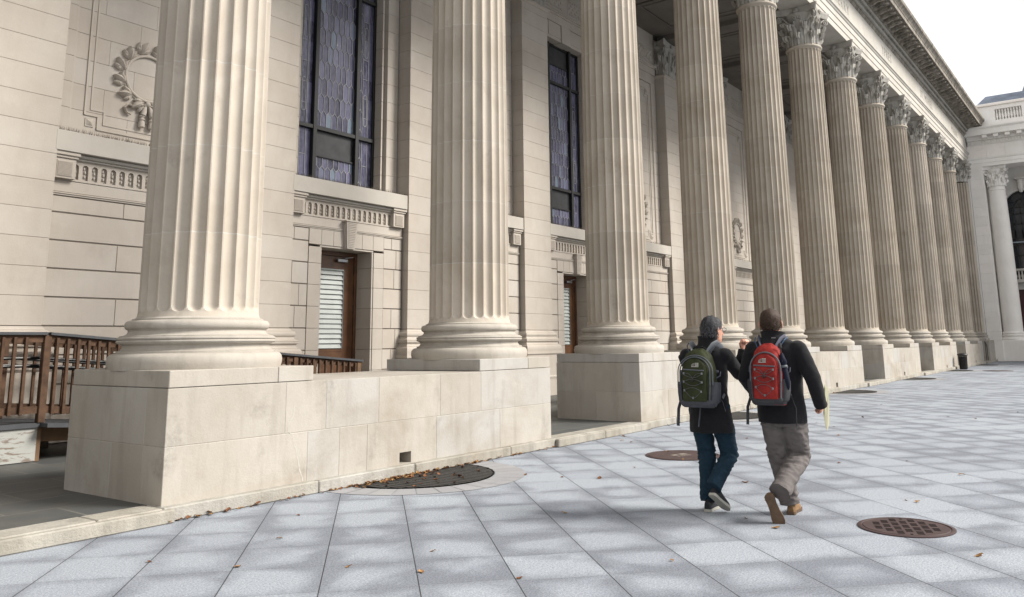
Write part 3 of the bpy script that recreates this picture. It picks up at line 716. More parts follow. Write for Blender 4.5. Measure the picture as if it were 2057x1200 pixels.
    g.build('pane', M['glass'], fr, None); l.build('leading', M['lead'], fr, None)
    d = MB(); d.box(cx - .55, cx + .55, yy, yy + .02, 5.58, 6.125); d.box(cx - .55, cx + .55, yy, yy + .02, 10.155, 10.73); d.box(cx - 1.16, cx + 1.16, yy + .03, yy + .06, 4.9, 10.8); d.build('ventilator_screen', M['dark_glass'], fr)
def add_leaf3(p, c, ang, L, W_, y0, tone=.5, lift=.05):
    # carved leaf lying on the wall plane (x,z), standing off in -y
    d = (math.cos(ang), math.sin(ang)); s_ = (-d[1], d[0]); n = 7; m = 4; rings = []
    for j in range(n + 1):
        v = j / n; wv = W_ * math.sin(math.pi * min(1, (v * .92 + .06))) ** .75 * (1 + .16 * math.sin(v * 22)); row = []
        for i in range(m + 1):
            u = i / m * 2 - 1; h = lift * (math.sin(math.pi * (.15 + .7 * v))) * (1 - .55 * u * u) + (.012 if abs(u) < .3 else 0) + .03 * v
            row.append((c[0] + d[0] * L * v + s_[0] * wv * u, y0 - h, c[1] + d[1] * L * v + s_[1] * wv * u))
        rings.append(row + [(q[0], y0 + .01, q[2]) for q in row[::-1]])
    p.loft(rings, True, tone, True)
def make_wreath():
    p = MB(); rr = random.Random(2); Rr = .405
    p.tube([(Rr * math.cos(t), -.02, Rr * math.sin(t)) for t in [2 * math.pi * k / 48 for k in range(49)]], .028, 8)
    p.tube([((Rr + .035) * math.cos(t), -.0, (Rr + .035) * math.sin(t)) for t in [2 * math.pi * k / 48 for k in range(49)]], .022, 8)
    for side in (-1, 1):
        for k in range(6):
            f = k / 6; a0 = -math.pi / 2 + side * (f * math.pi * .98 + .16)
            cpos = ((Rr + .04) * math.cos(a0), (Rr + .04) * math.sin(a0))
            tang = a0 + side * math.pi / 2
            for da, L, W_, lf in ((-1.35, .19, .046, .05), (-.75, .23, .050, .10), (-.12, .19, .040, .06)):
                add_leaf3(p, cpos, tang + side * da, L * rr.uniform(.9, 1.1), W_ * 1.15, 0, .5, lf)
            cb_ = (cpos[0] + .10 * math.cos(a0), cpos[1] + .10 * math.sin(a0)); p.ball((cb_[0], -.05, cb_[1]), .024, 7)
    # ribbon and tassels
    p.ball((0, -.06, -.47), .05, 9)
    for s_ in (-1, 1):
        p.tube([(0, -.05, -.48), (s_ * .14, -.06, -.52), (s_ * .26, -.05, -.50)], [.03, .045, .02], 6, flat=(1, .5))
        p.tube([(s_ * .05, -.04, -.50), (s_ * .20, -.05, -.56), (s_ * .34, -.045, -.54), (s_ * .40, -.04, -.60), (s_ * .36, -.04, -.68), (s_ * .28, -.04, -.70)], [.02, .035, .04, .045, .04, .02], 6, flat=(1, .5))
        p.tube([(s_ * .03, -.05, -.50), (s_ * .06, -.07, -.60), (s_ * .08, -.07, -.68)], [.02, .045, .05], 8)
        for z, r in ((-.70, .055), (-.73, .04), (-.755, .055), (-.79, .045)): p.ball((s_ * .085, -.06, z), r, 8, .5, (1, .8, .45))
        p.lathe([(.04, -.90), (.055, -.89), (.05, -.80), (.045, -.79)], 10, (s_ * .09, -.06, 0))

    return p
wr_p = make_wreath()
def panel_bay(cx, seed, first):
    rustic(cx, cx - HB, cx + HB, seed, 1.25).build('rusticated_wall', M['wall'], B)
    q = MB(); q.box(cx - HB, cx + HB, W0 + .02, WW + .1, .1, 3.9); q.box(cx - HB, cx + HB, W1 + .055, WW + .1, 4.8, 11.4); q.build('joint_backing', M['joint'], B)
    p = MB(); x_ = 1.28
    ashlar(p, cx - HB, cx - x_, 4.885, 11.35, W1, W1 + .3, COURSE, ZO, 3, seed); ashlar(p, cx + x_, cx + HB, 4.885, 11.35, W1, W1 + .3, COURSE, ZO, 3, seed + 1)
    p.box(cx - x_, cx + x_, W1, W1 + .3, 10.98, 11.35, .004, .5)
    ashlar(p, cx - x_ + .012, cx + x_ - .012, 4.885, 10.97, W1 + .035, W1 + .3, COURSE, ZO, 1.0, seed + 2)
    for s_ in (-1, 1): p.box(cx + s_ * (x_ - .012) - .012, cx + s_ * (x_ - .012) + .012, W1 + .012, W1 + .04, 4.885, 10.97, .003, .5)
    # raised fillets with notched corners
    for e, pr in ((0, .020), (.10, .012)):
        A, Zb, Zt = 1.03 - e, 5.10 + e, 10.72 - e; nt_ = .22
        pts = [(-A, Zb + nt_), (-A, Zt - nt_), (-A + nt_, Zt - nt_), (-A + nt_, Zt), (A - nt_, Zt), (A - nt_, Zt - nt_), (A, Zt - nt_), (A, Zb + nt_), (A - nt_, Zb + nt_), (A - nt_, Zb), (-A + nt_, Zb), (-A + nt_, Zb + nt_)]
        for i in range(len(pts)):
            a, b_ = pts[i - 1], pts[i]; hw_ = .017
            p.box(cx + min(a[0], b_[0]) - hw_, cx + max(a[0], b_[0]) + hw_, W1 + .035 - pr - (.0006 * (i % 3)), W1 + .05, min(a[1], b_[1]) - hw_, max(a[1], b_[1]) + hw_, 0, .5)
    for sx in (-1, 1):
        for zc in (5.19, 10.63):
            xx = cx + sx * .945; p.box(xx - .07, xx + .07, W1 + .02, W1 + .05, zc - .07, zc + .07, 0, .5)
            p.add([(xx - .055, W1 + .019, zc - .055), (xx + .055, W1 + .019, zc - .055), (xx + .055, W1 + .019, zc + .055), (xx - .055, W1 + .019, zc + .055), (xx, W1 - .02, zc)], [(0, 1, 4), (1, 2, 4), (2, 3, 4), (3, 0, 4)], .4)
    p.build('wall_panel', M['wall'], B)
wreath0 = None
for k in range(NB0, NB1):
    cx = (k + .5) * S - (0.035)
    frieze_and_ledge('w' if k % 2 else 'p', cx); spikes(cx); entab_block(cx)
    if k % 2: door_bay(cx, 100 + k); window_bay(cx, 200 + k)
    else:
        panel_bay(cx, 300 + k, k == 0)
        if wreath0 is None: wreath0 = wr_p.build('wreath', M['wall'], B, 50, loc=(cx, W1 + .035, 6.17))
        else: c = wreath0.copy(); C.objects.link(c); c.location = (cx, W1 + .035, 6.17)
p = MB(); p.box(-11, NB0 * S - .6, D + .1, 6.5, .1, 13.0); p.box(-11, 55.6, WW + .11, 6.5, .1, 13.0); p.build('wall_core', M['wall'], B)
# ---- entablature over the columns: extruded profile with mitred look at the far end
def extrude_profile(p, prof, x0, x1, tone=.5):
    n = len(prof); vs = [(x0, y, z) for y, z in prof] + [(x1, y, z) for y, z in prof]
    fs = [(i, (i + 1) % n, n + (i + 1) % n, n + i) for i in range(n)] + [tuple(range(n))[::-1], tuple(range(n, 2 * n))]
    p.add(vs, fs, tone)
XE = 55.7
p = MB(); extrude_profile(p, [(.52, SOF), (-.52, SOF), (-.52, 12.98), (-.545, 12.99), (-.545, 13.24), (-.57, 13.25), (-.57, 13.46), (-.60, 13.48), (-.62, 13.53), (-.66, 13.56), (-.66, 13.60), (.52, 13.60)][::-1], -11, XE)
ar = p.build('architrave', M['entab'], B)
p = MB(); rr = random.Random(6); x = -11
while x < XE:
    x2 = min(x + rr.uniform(1.7, 2.3), XE); p.box(x + .002, x2 - .002, -.545, .5, 13.602, 14.62, .004, rr.uniform(.2, .8)); x = x2
fz = p.build('frieze', M['entab'], B)
def text_mesh(txt, size, name, mat, parent, loc, rot, ext=.004, sx=1.0, align='CENTER'):
    cu = bpy.data.curves.new(name, 'FONT'); cu.body = txt; cu.size = size; cu.extrude = ext; cu.align_x = align; cu.align_y = 'CENTER'; cu.space_character = 1.25
    o = bpy.data.objects.new(name, cu); C.objects.link(o); bpy.context.view_layer.update()
    me = bpy.data.meshes.new_from_object(o.evaluated_get(bpy.context.evaluated_depsgraph_get())); bpy.data.objects.remove(o)
    me.name = name; me.materials.clear(); me.materials.append(mat)
    for v in me.vertices: v.co.x *= sx
    q = bpy.data.objects.new(name, me); C.objects.link(q); q.parent = parent; q.location = loc; q.rotation_euler = rot
    return q
for txt, xc in (('CAMBRAI', 3.6), ('ARGONNE', 9.6), ('SOMME', 15.4), ('CHATEAU-THIERRY', 24.0), ('YPRES', 33.2), ('ST. MIHIEL', 42.2), ('MARNE', 51.0)):
    text_mesh(txt, .60, 'inscription', M['letter'], fz, (xc, -.5475, 14.12), (R(90), 0, 0), .002, .95)
p = MB()
extrude_profile(p, [(.5, 14.622), (-.56, 14.622), (-.575, 14.66), (-.60, 14.69), (-.60, 14.74), (-.64, 14.75), (-.64, 14.90), (-.72, 14.905), (-.74, 14.95), (-.80, 15.00), (-.84, 15.01), (-.84, 15.05), (-.90, 15.06), (-.90, 15.24), (.5, 15.24)][::-1], -11, XE - .01)
extrude_profile(p, [(.5, 15.242), (-1.50, 15.242), (-1.50, 15.26), (-1.56, 15.23), (-1.58, 15.23), (-1.58, 15.42), (-1.60, 15.43), (-1.62, 15.48), (-1.68, 15.55), (-1.76, 15.62), (-1.78, 15.70), (-1.78, 15.76), (.5, 15.95)][::-1], -11, XE - .02)
cn = p.build('cornice', M['cornice'], B)
p = MB(); x = -10.9
while x < XE - .7:
    p.box(x, x + .085, -.705, -.63, 14.765, 14.895, .004, .6); x += .135
p.build('dentil_course', M['capital'], cn)
p = MB(); x = -10.8
while x < XE - .7:
    p.ball((x, -.80, 14.965), .075, 8, .5, (.8, .75, .8)); p.tube([(x + .10, -.76, 14.93), (x + .10, -.83, 15.0)], .014, 5); x += .20
p.build('egg_moulding', M['capital'], cn)
p = MB(); x = -10.6
while x < XE - .8:      # scrolled modillions with rosettes between
    w_ = .125
    sec = [(-.88, 15.235), (-.88, 15.07), (-.96, 15.045), (-1.06, 15.07), (-1.16, 15.125), (-1.28, 15.135), (-1.36, 15.115), (-1.43, 15.125), (-1.46, 15.17), (-1.44, 15.235)]
    n = len(sec); vs = [(x - w_, y, z) for y, z in sec] + [(x + w_, y, z) for y, z in sec]
    p.add(vs, [(i, (i + 1) % n, n + (i + 1) % n, n + i) for i in range(n)] + [tuple(range(n))[::-1], tuple(range(n, 2 * n))], .4)
    p.tube([(x, -.92, 15.035), (x, -1.08, 15.05), (x, -1.2, 15.10), (x, -1.34, 15.09)], [.07, .06, .045, .03], 6)
    p.ball((x, -1.44, 15.16), .055, 7, .5, (1.9, 1, 1))
    p.ball((x + .315, -1.16, 15.235), .10, 8, .3, (1, 1, .4)); p.box(x + .20, x + .43, -1.42, -.93, 15.225, 15.24, 0, .3)
    x += .63
p.build('modillion_course', M['cornice'], cn)
p = MB(); p.box(-11, XE, -.4, 6.6, 15.95, 16.1); p.box(-11, XE, .5, 6.6, 13.2, 15.95, 0, .4); p.build('roof', M['wall'], B)
p = MB(); p.box(-11, XE, .52, 5.6, 12.98, 13.2)
for i in range(-2, 13):
    p.box(i * S - .36, i * S + .36, .52, 5.4, SOF + .04, 12.985, .01)
    cx = (i + .5) * S
    for e, zz in ((1.45, 12.93), (1.15, 12.95)):
        for a, b_, c_, d_ in ((cx - e, cx + e, 1.4, 1.46), (cx - e, cx + e, 4.4, 4.46), (cx - e, cx - e + .06, 1.46, 4.4), (cx + e - .06, cx + e, 1.46, 4.4)): p.box(a, b_, c_, d_, zz, 12.979, .004)
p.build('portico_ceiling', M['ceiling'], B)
# ---------------------------------------------------------------- paler building closing the square at the far end
F = empty('rotunda_wing', (55.7, 0, 0)); tag(F, 'pale building at the far right with smooth column, arched window and slate blue roof', 'building')
F.location = (0, 0, 0); XF = 55.7; ZS = 12.62
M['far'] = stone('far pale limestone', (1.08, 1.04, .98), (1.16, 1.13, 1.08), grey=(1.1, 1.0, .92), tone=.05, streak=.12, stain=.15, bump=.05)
M['far_glass'] = simple('far window glass', (.035, .04, .05), .12, .5, var=.4, scale=2)
M['roof'] = simple('slate blue roof', (.15, .19, .26), .5, .4, var=.35, scale=1.2)
M['roof_pale'] = simple('pale blue lead roof', (.36, .42, .48), .5, .4, var=.12, scale=1.5)
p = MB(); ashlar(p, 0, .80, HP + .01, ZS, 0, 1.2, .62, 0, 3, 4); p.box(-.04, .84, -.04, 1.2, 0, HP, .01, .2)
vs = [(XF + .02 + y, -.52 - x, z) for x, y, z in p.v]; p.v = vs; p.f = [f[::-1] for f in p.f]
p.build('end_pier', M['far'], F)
def profF(p, prof, y0, y1, tone=.5):     # prof in (x, z), run along y
    n = len(prof); vs = [(x, y0, z) for x, z in prof] + [(x, y1, z) for x, z in prof]
    p.add(vs, [(i, (i + 1) % n, n + (i + 1) % n, n + i) for i in range(n)] + [tuple(range(n))[::-1], tuple(range(n, 2 * n))], tone)
p = MB(); profF(p, [(XF + 1.6, ZS), (XF + .04, ZS), (XF + .04, 12.84), (XF, 12.85), (XF, 13.08), (XF - .04, 13.1), (XF - .08, 13.2), (XF - .08, 13.25), (XF + 1.6, 13.25)], -.52, -26)
p.build('architrave', M['far'], F)
p = MB(); y = -.52; rr = random.Random(8)
while y > -26: y2 = y - rr.uniform(1.0, 1.6); p.box(XF + .02, XF + 1.6, y2 + .003, y - .003, 13.255, 14.05, .003, rr.random()); y = y2
p.build('frieze', M['far'], F)
p = MB(); profF(p, [(XF + 1.6, 14.052), (XF - .02, 14.052), (XF - .08, 14.1), (XF - .08, 14.12), (XF - .08, 14.32), (XF - .2, 14.36), (XF - .2, 14.60), (XF + 1.6, 14.60)], -.60, -26)
profF(p, [(XF + 1.6, 14.602), (XF - .72, 14.602), (XF - .74, 14.61), (XF - .74, 14.98), (XF - .80, 15.0), (XF - .86, 15.08), (XF - .86, 15.13), (XF + 1.6, 15.2)], -.46, -26)
fc = p.build('cornice', M['far'], F)
p = MB(); y = -.75
while y > -14: p.box(XF - .17, XF - .08, y, y + .09, 14.13, 14.30, 0, .6); y -= .17
y = -1.7
while y > -14: p.box(XF - .66, XF - .2, y - .14, y + .14, 14.40, 14.598, .01, .6); y -= .66
p.build('modillion_course', M['far'], fc)
p = MB()
for a, b_ in ((-.47, -2.40), (-3.93, -6.6)): p.box(XF + .1, XF + .7, b_, a, 15.2, 16.62, 0, .5)
p.box(XF + .1, XF + .7, -3.93, -2.40, 15.2, 15.62, 0, .5); p.box(XF + .1, XF + .7, -3.93, -2.40, 16.36, 16.62, 0, .5); p.box(XF + .45, XF + .7, -3.93, -2.40, 15.62, 16.36, 0, .1)
p.box(XF - .02, XF + .8, -26, -.48, 16.63, 16.80, .02, .9); p.box(XF + .1, XF + .7, -26, -6.6, 15.2, 16.62, 0, .5); p.box(XF + .06, XF + .1, -26, -1.2, 15.2, 15.44, 0, .6)
pr_ = p.build('parapet', M['far'], F)
p = MB()
for k in range(9): p.lathe([(.05, 15.63), (.05, 15.68), (.035, 15.72), (.07, 15.86), (.06, 15.98), (.03, 16.16), (.05, 16.28), (.05, 16.35)], 8, (XF + .25, -2.49 - k * .168, 0))
p.build('balusters', M['far'], pr_)
def far_col(y, extra=()):
    p = MB(); xs = XF + .9
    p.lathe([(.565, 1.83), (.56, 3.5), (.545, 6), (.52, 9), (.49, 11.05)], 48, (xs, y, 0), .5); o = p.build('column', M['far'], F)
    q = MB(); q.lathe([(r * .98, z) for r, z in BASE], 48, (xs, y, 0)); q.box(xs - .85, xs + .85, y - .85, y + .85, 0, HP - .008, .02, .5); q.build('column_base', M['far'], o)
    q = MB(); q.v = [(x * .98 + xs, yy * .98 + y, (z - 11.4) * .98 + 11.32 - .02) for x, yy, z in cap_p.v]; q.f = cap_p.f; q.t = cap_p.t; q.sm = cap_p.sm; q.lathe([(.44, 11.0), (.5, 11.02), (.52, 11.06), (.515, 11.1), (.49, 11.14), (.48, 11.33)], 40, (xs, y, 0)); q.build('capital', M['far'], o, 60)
for y in (-1.93, -6.6, -11.3): far_col(y)
# recessed wall with an arched window over a balcony
XW = 58.5; p = MB(); yc = -3.15; ra = 1.07
def wall_with_arch(p, yc, ra, spring, sill, x, dep, y0, y1, z1):
    n = 20; arc = [(yc + ra * math.cos(math.pi * k / n), spring + ra * math.sin(math.pi * k / n)) for k in range(n + 1)]
    p.box(x, x + dep, yc + ra, y0, 5.1, z1, 0, .5); p.box(x, x + dep, y1, yc - ra, 5.1, z1, 0, .5)
    top = [(yc + ra - 2 * ra * k / n, z1) for k in range(n + 1)]
    vs = [(x, a, b_) for a, b_ in arc] + [(x, a, b_) for a, b_ in top] + [(x + dep, a, b_) for a, b_ in arc]; m = n + 1
    p.add(vs, [(k + 1, k, m + k, m + k + 1) for k in range(n)] + [(k, k + 1, 2 * m + k + 1, 2 * m + k) for k in range(n)], .5)
wall_with_arch(p, yc, ra, 10.15, 5.9, XW, .5, -.4, -5.3, 13.0); p.box(XW, XW + .5, -26, -5.3, 0, 13.0, 0, .5); p.box(XW, XW + .5, yc + ra + .1, -.4, 0, 5.1, 0, .4); p.box(XW, XW + .5, -5.3, yc - ra - .1, 0, 5.1, 0, .4)
p.box(XW + .02, XW + .5, yc - ra - .1, yc + ra + .1, 4.6, 5.1, 0, .6); p.box(XF + 1.6, XW + .5, -26, -.5, 12.9, 13.2); p.box(55.7, 56.9, -.5, 6, 0, 16, 0, .5); p.box(56.9, XW + .4, -.4, .1, 0, 13, 0, .5)
p.build('wall', M['far'], F)
p = MB(); n = 24
for k in range(n):      # archivolt
    a, b_ = math.pi * k / n, math.pi * (k + 1) / n; q = []
    for r in (ra, ra + .34):
        for t in (a + .008, b_ - .008): q.append((yc + r * math.cos(t), 10.15 + r * math.sin(t)))
    q = [q[0], q[1], q[3], q[2]]; p.loft([[(XW - .08, y, z) for y, z in q], [(XW + .02, y, z) for y, z in q]], True, .6, False)
p.tube([(XW - .1, yc, 11.12), (XW - .3, yc, 11.35), (XW - .28, yc, 11.7), (XW - .42, yc, 11.95)], [.12, .17, .15, .2], 8, .5); p.box(XW - .4, XW, yc - .28, yc + .28, 11.95, 12.08, .01); p.build('archivolt', M['far'], F)
p = MB(); X_ = XW + .3
for t in [math.pi * k / 6 for k in range(7)]: p.bar((X_, yc, 10.15), (X_, yc + ra * math.cos(t), 10.15 + ra * math.sin(t)), .07, .07, up=(1, 0, 0))
for r in (.55, ra - .03): p.tube([(X_, yc + r * math.cos(math.pi * k / 20), 10.15 + r * math.sin(math.pi * k / 20)) for k in range(21)], .045, 6)
for z, h in ((10.15, .06), (9.7, .05), (9.0, .05), (8.3, .28), (7.6, .05), (6.9, .05), (5.95, .06)): p.box(X_ - .04, X_ + .04, yc - ra, yc + ra, z - h, z + h)
for q in (-1, -.6, -.2, .2, .6, 1): p.box(X_ - .04, X_ + .04, yc + q * ra - .035, yc + q * ra + .035, 5.9, 10.15)
wf = p.build('window', M['dark_metal'], F)
p = MB(); p.box(X_ + .05, X_ + .1, yc - ra - .2, yc + ra + .2, 5.2, 11.5); p.build('pane', M['far_glass'], wf)
p = MB(); p.box(X_ - .06, X_ - .045, yc - ra + .1, yc + ra - .1, 7.72, 7.80, 0, .5); p.build('window_blind', M['roof_pale'], wf)
p = MB(); p.box(57.6, XW, -5.0, -1.9, 5.0, 5.22, .02, .9); p.box(57.6, 57.85, -5.0, -1.9, 5.78, 5.92, .02, .9); p.box(57.58, 57.87, -2.2, -1.95, 5.22, 5.78, .01, .8); p.box(57.58, 57.87, -4.9, -4.65, 5.22, 5.78, .01, .8); bl = p.build('balcony', M['light_stone'], F)
p = MB()
for k in range(13): p.lathe([(.06, 5.22), (.05, 5.3), (.085, 5.42), (.04, 5.62), (.06, 5.76)], 8, (57.73, -2.33 - k * .185, 0))
p.build('balusters', M['light_stone'], bl)
for s_ in (-1, 1): q = MB(); q.tube([(57.9, yc + s_ * .9, 5.0), (57.95, yc + s_ * .9, 4.7), (58.3, yc + s_ * .9, 4.5), (58.45, yc + s_ * .9, 4.2)], [.12, .13, .1, .08], 8); q.build('bracket', M['far'], F)
M['red_door'] = simple('dark red doors', (.09, .02, .025), .4, .5, var=.3)
p = MB(); p.box(XW + .2, XW + .3, yc - ra - .05, yc + ra + .05, .1, 4.6)
for k in range(1, 4): p.box(XW + .12, XW + .2, yc - ra + k * .52 - .04, yc - ra + k * .52 + .04, .1, 4.6)
for z in (1.2, 2.6, 3.6): p.box(XW + .13, XW + .2, yc - ra, yc + ra, z, z + .08)
p.build('door', M['red_door'], F)
# roof: slate slopes and a pale lead dome panel with ribs
p = MB(); b0 = [(60, .6), (60, -26), (82, -26), (82, .6)]; b1 = [(64.5, -1.1), (64.5, -26), (78, -26), (78, -1.1)]; b2 = [(67.5, -3.2), (67.5, -26), (75, -26), (75, -3.2)]
p.loft([[(x, y, 16.6) for x, y in b0], [(x, y, 19.55) for x, y in b1], [(x, y, 20.1) for x, y in b2]], True, .5, False)
rf = p.build('roof', M['roof'], F)
p = MB()
for k in range(1, 5):
    t = k / 6; p.bar((60.0 + 4.3 * t, .2 - 1.6 * t, 16.64 + 2.9 * t), (60.0 + 4.3 * t, -6, 16.64 + 2.9 * t), .12, .08, tone=.7)
p.build('roof_battens', M['roof_pale'], rf)
p = MB(); cy_, cx_ = -9.5, 68.0; rings = []
for k in range(12):
    t = k / 11; r = 6.6 * math.cos(t * math.pi / 2 * .92); z = 18.0 + 6.5 * math.sin(t * math.pi / 2) ** 1.2
    rings.append([(cx_ + r * math.cos(2 * math.pi * (i + .5) / 16), cy_ + r * math.sin(2 * math.pi * (i + .5) / 16), z) for i in range(16)])
p.loft(rings, True, .5, False); dm = p.build('dome', M['roof_pale'], F)
p = MB()
for i in range(16): p.tube([r[i] for r in rings], .11, 5)
p.build('dome_ribs', M['roof_pale'], dm)
# ---------------------------------------------------------------- timber access ramp on the left, behind the columns
RP = empty('timber_ramp', (0, 3.4, .12)); tag(RP, 'brown timber access ramp with baluster railings and a whitewashed skirt, left behind the first column', 'ramp')
M['timber'] = simple('weathered brown timber', (.115, .064, .038), .75, .25, var=.42, scale=7, bump=.4)
M['timber_pale'] = simple('fresh brown timber', (.20, .12, .065), .7, .3, var=.25, scale=5, bump=.3)
M['deck'] = simple('grey deck covering', (.085, .09, .10), .75, .3, var=.15, scale=6)
def white_wood():
    m, t, b = nodes('peeling whitewashed plywood'); g = N(t, 'ShaderNodeTexCoord'); pos = g.outputs['Object']
    n = noise_n(t, scaled(t, pos, (1.2, 1, 5)), 2.2, 6, .7, 1.6)
    c = mixc(t, ramp(t, n, .53, .60), (.34, .345, .325), (.17, .135, .11)); c = mixc(t, ramp(t, noise_n(t, scaled(t, pos, (1, 1, 8)), 9, 3), .5, .7, 0, .5), c, (.30, .30, .28))
    t.links.new(c, b.inputs['Base Color']); b.inputs['Roughness'].default_value = .8; return m
M['whitewood'] = white_wood()
def rp(mb, name, mat): o = mb.build(name, mat, RP); o.location = (0, -3.4, -.12); return o
yR = 3.4; y2 = 4.62
def zt(x): return 1.745 if x <= 0 else 1.745 - .088 * x
def zd(x): return .60 if x <= 0 else .60 - .088 * x
def seg(mb, x0, x1, y0, y1, f0, f1):
    vs = []
    for x in (x0, x1):
        for (y, f) in ((y0, f0), (y1, f0), (y1, f1), (y0, f1)): vs.append((x, y, f(x)))
    mb.add(vs, [(0, 1, 2, 3), (7, 6, 5, 4), (0, 4, 5, 1), (1, 5, 6, 2), (2, 6, 7, 3), (3, 7, 4, 0)], .5)
p = MB(); seg(p, -7, 0, yR - .03, y2 + .1, lambda x: .545, lambda x: .60); seg(p, 0, 5.3, yR - .22, y2 + .1, lambda x: max(.12, zd(x) - .05), lambda x: zd(x) + .0); rp(p, 'deck', M['deck'])
p = MB(); seg(p, -7, -.02, yR, yR + .02, lambda x: .13, lambda x: .54); rp(p, 'skirt', M['whitewood'])
p = MB(); seg(p, -.02, .03, yR + .0, yR + .1, lambda x: .125, lambda x: .54); seg(p, .04, 4.2, yR + .10, yR + .14, lambda x: max(.122, zd(x) - .24), lambda x: zd(x) - .055); rp(p, 'fascia', M['timber_pale'])
for yy_, nm in ((yR, 0), (y2, 1)):
    for x0, x1 in ((-7, -.02), (.02, 5.5)):
        p = MB(); seg(p, x0, x1, yy_ - .07, yy_ + .07, lambda x: zt(x) - .035, zt); rp(p, 'handrail', M['deck'])
        p = MB(); seg(p, x0, x1, yy_ - .02, yy_ + .02, lambda x: zt(x) - .13, lambda x: zt(x) - .037); seg(p, x0, x1, yy_ - .02, yy_ + .02, lambda x: zd(x) + .12, lambda x: zd(x) + .21); rp(p, 'rail', M['timber'])
    for x in (-4.6, -2.3, 0, 2.0, 4.0, 5.42):
        p = MB(); p.box(x - .045, x + .045, yy_ - .045, yy_ + .045, max(.12, zd(x)) + (.0 if yy_ > 4 else -.0), zt(x) - .04, .006); rp(p, 'post', M['timber_pale'] if x > 5 else M['timber'])
    xs = [-2.18 + .137 * k for k in range(15)] + [.12 + .137 * k for k in range(39)] 
    src = None
    for x in xs:
        if min(abs(x - q) for q in (-2.3, 0, 2.0, 4.0, 5.42)) < .06 or x > 5.35: continue
        if src is None:
            p = MB(); p.box(-.019, .019, -.019, .019, .05, 1.02, .004, .5); src = p.build('baluster', M['timber'], RP); bl_ = src
        else: bl_ = src.copy(); C.objects.link(bl_)
        bl_.location = (x, yy_ - .04 - 3.4, zd(x) - .12 + .06)
p = MB()
for z in (.33, .43):
    p.tube([(-6.5, yR + .16, 1.745 - z), (0, yR + .16, 1.745 - z), (5.2, yR + .16, zt(5.2) - z), (5.62, yR + .16, zt(5.6) - z), (5.72, yR + .16, zt(5.6) - z - .06)], .021, 8)
for z in (.33, .43): p.tube([(-6.5, y2 - .16, 1.745 - z), (0, y2 - .16, 1.745 - z), (5.2, y2 - .16, zt(5.2) - z), (5.6, y2 - .16, zt(5.6) - z)], .021, 8)
p.tube([(5.62, yR + .16, zt(5.6) - .33), (5.75, yR + .16, zt(5.6) - .42), (5.72, yR + .16, zt(5.6) - .60), (5.60, yR + .16, zt(5.6) - .66)], .021, 8)
rp(p, 'grab_rail', M['dark_metal'])
# ---------------------------------------------------------------- street things
M['iron'] = simple('rusty cast iron', (.085, .052, .050), .62, .4, metal=.2, var=.22, scale=9, bump=.3)
M['grate'] = simple('dark grate steel', (.035, .033, .032), .6, .4, metal=.2, var=.3, scale=8)
M['hole'] = simple('dark void', (.006, .006, .006), .9, .1)
M['pink'] = stone('pinkish granite ring', (.37, .37, .385), (.43, .43, .445), tone=.05, streak=.0, stain=.25, bump=.3, grain=.16)
def cover(loc, r, label, slots=True, rot=0):
    p = MB(); p.lathe([(r, .002), (r, .008), (r - .012, .012), (r - .03, .012), (r - .033, .006), (r - .042, .006), (r - .045, .011), (.001, .011)], 56, cap=False)
    o = p.build('manhole_cover', M['iron'], None, 40, loc=(loc[0], loc[1], 0), rot=(0, 0, rot)); tag(o, label, 'manhole cover')
    p = MB()
    if slots:
        for row in range(-4, 5):
            for c_ in range(-3, 4):
                cx_ = c_ * .155 + (.077 if row % 2 else 0); cy_ = row * .072
                if math.hypot(cx_, cy_) > r - .10: continue
                for k in range(5): xx = cx_ - .05 + k * .024; p.box(xx, xx + .008, cy_ - .026, cy_ + .026, .0105, .0125)
        for s_ in (-1, 1): p.box(s_ * (r - .08) - .015, s_ * (r - .08) + .015, -.01, .01, .0105, .0125)
        p.build('slots', M['hole'], o)
    else:
        for k in range(5): p.box(-.16 + k * .05, -.13 + k * .05, -.09, -.05, .0108, .014)
        p.box(-.02, .10, .0, .09, .0108, .014, .002); p.box(-.16, -.06, .01, .08, .0108, .013, .002)
        p.build('cast_lettering', M['joint'], o)
cover((2.36, -6.41), .37, 'round rusty slotted iron manhole cover at the lower right of the paving', True, R(20))
cover((5.42, -2.98), .50, 'plain round brown iron manhole cover behind the legs of the man in jeans', False, R(-20))
cover((38.4, -2.95), .62, 'thin dark manhole cover on the distant paving near the right edge', False)
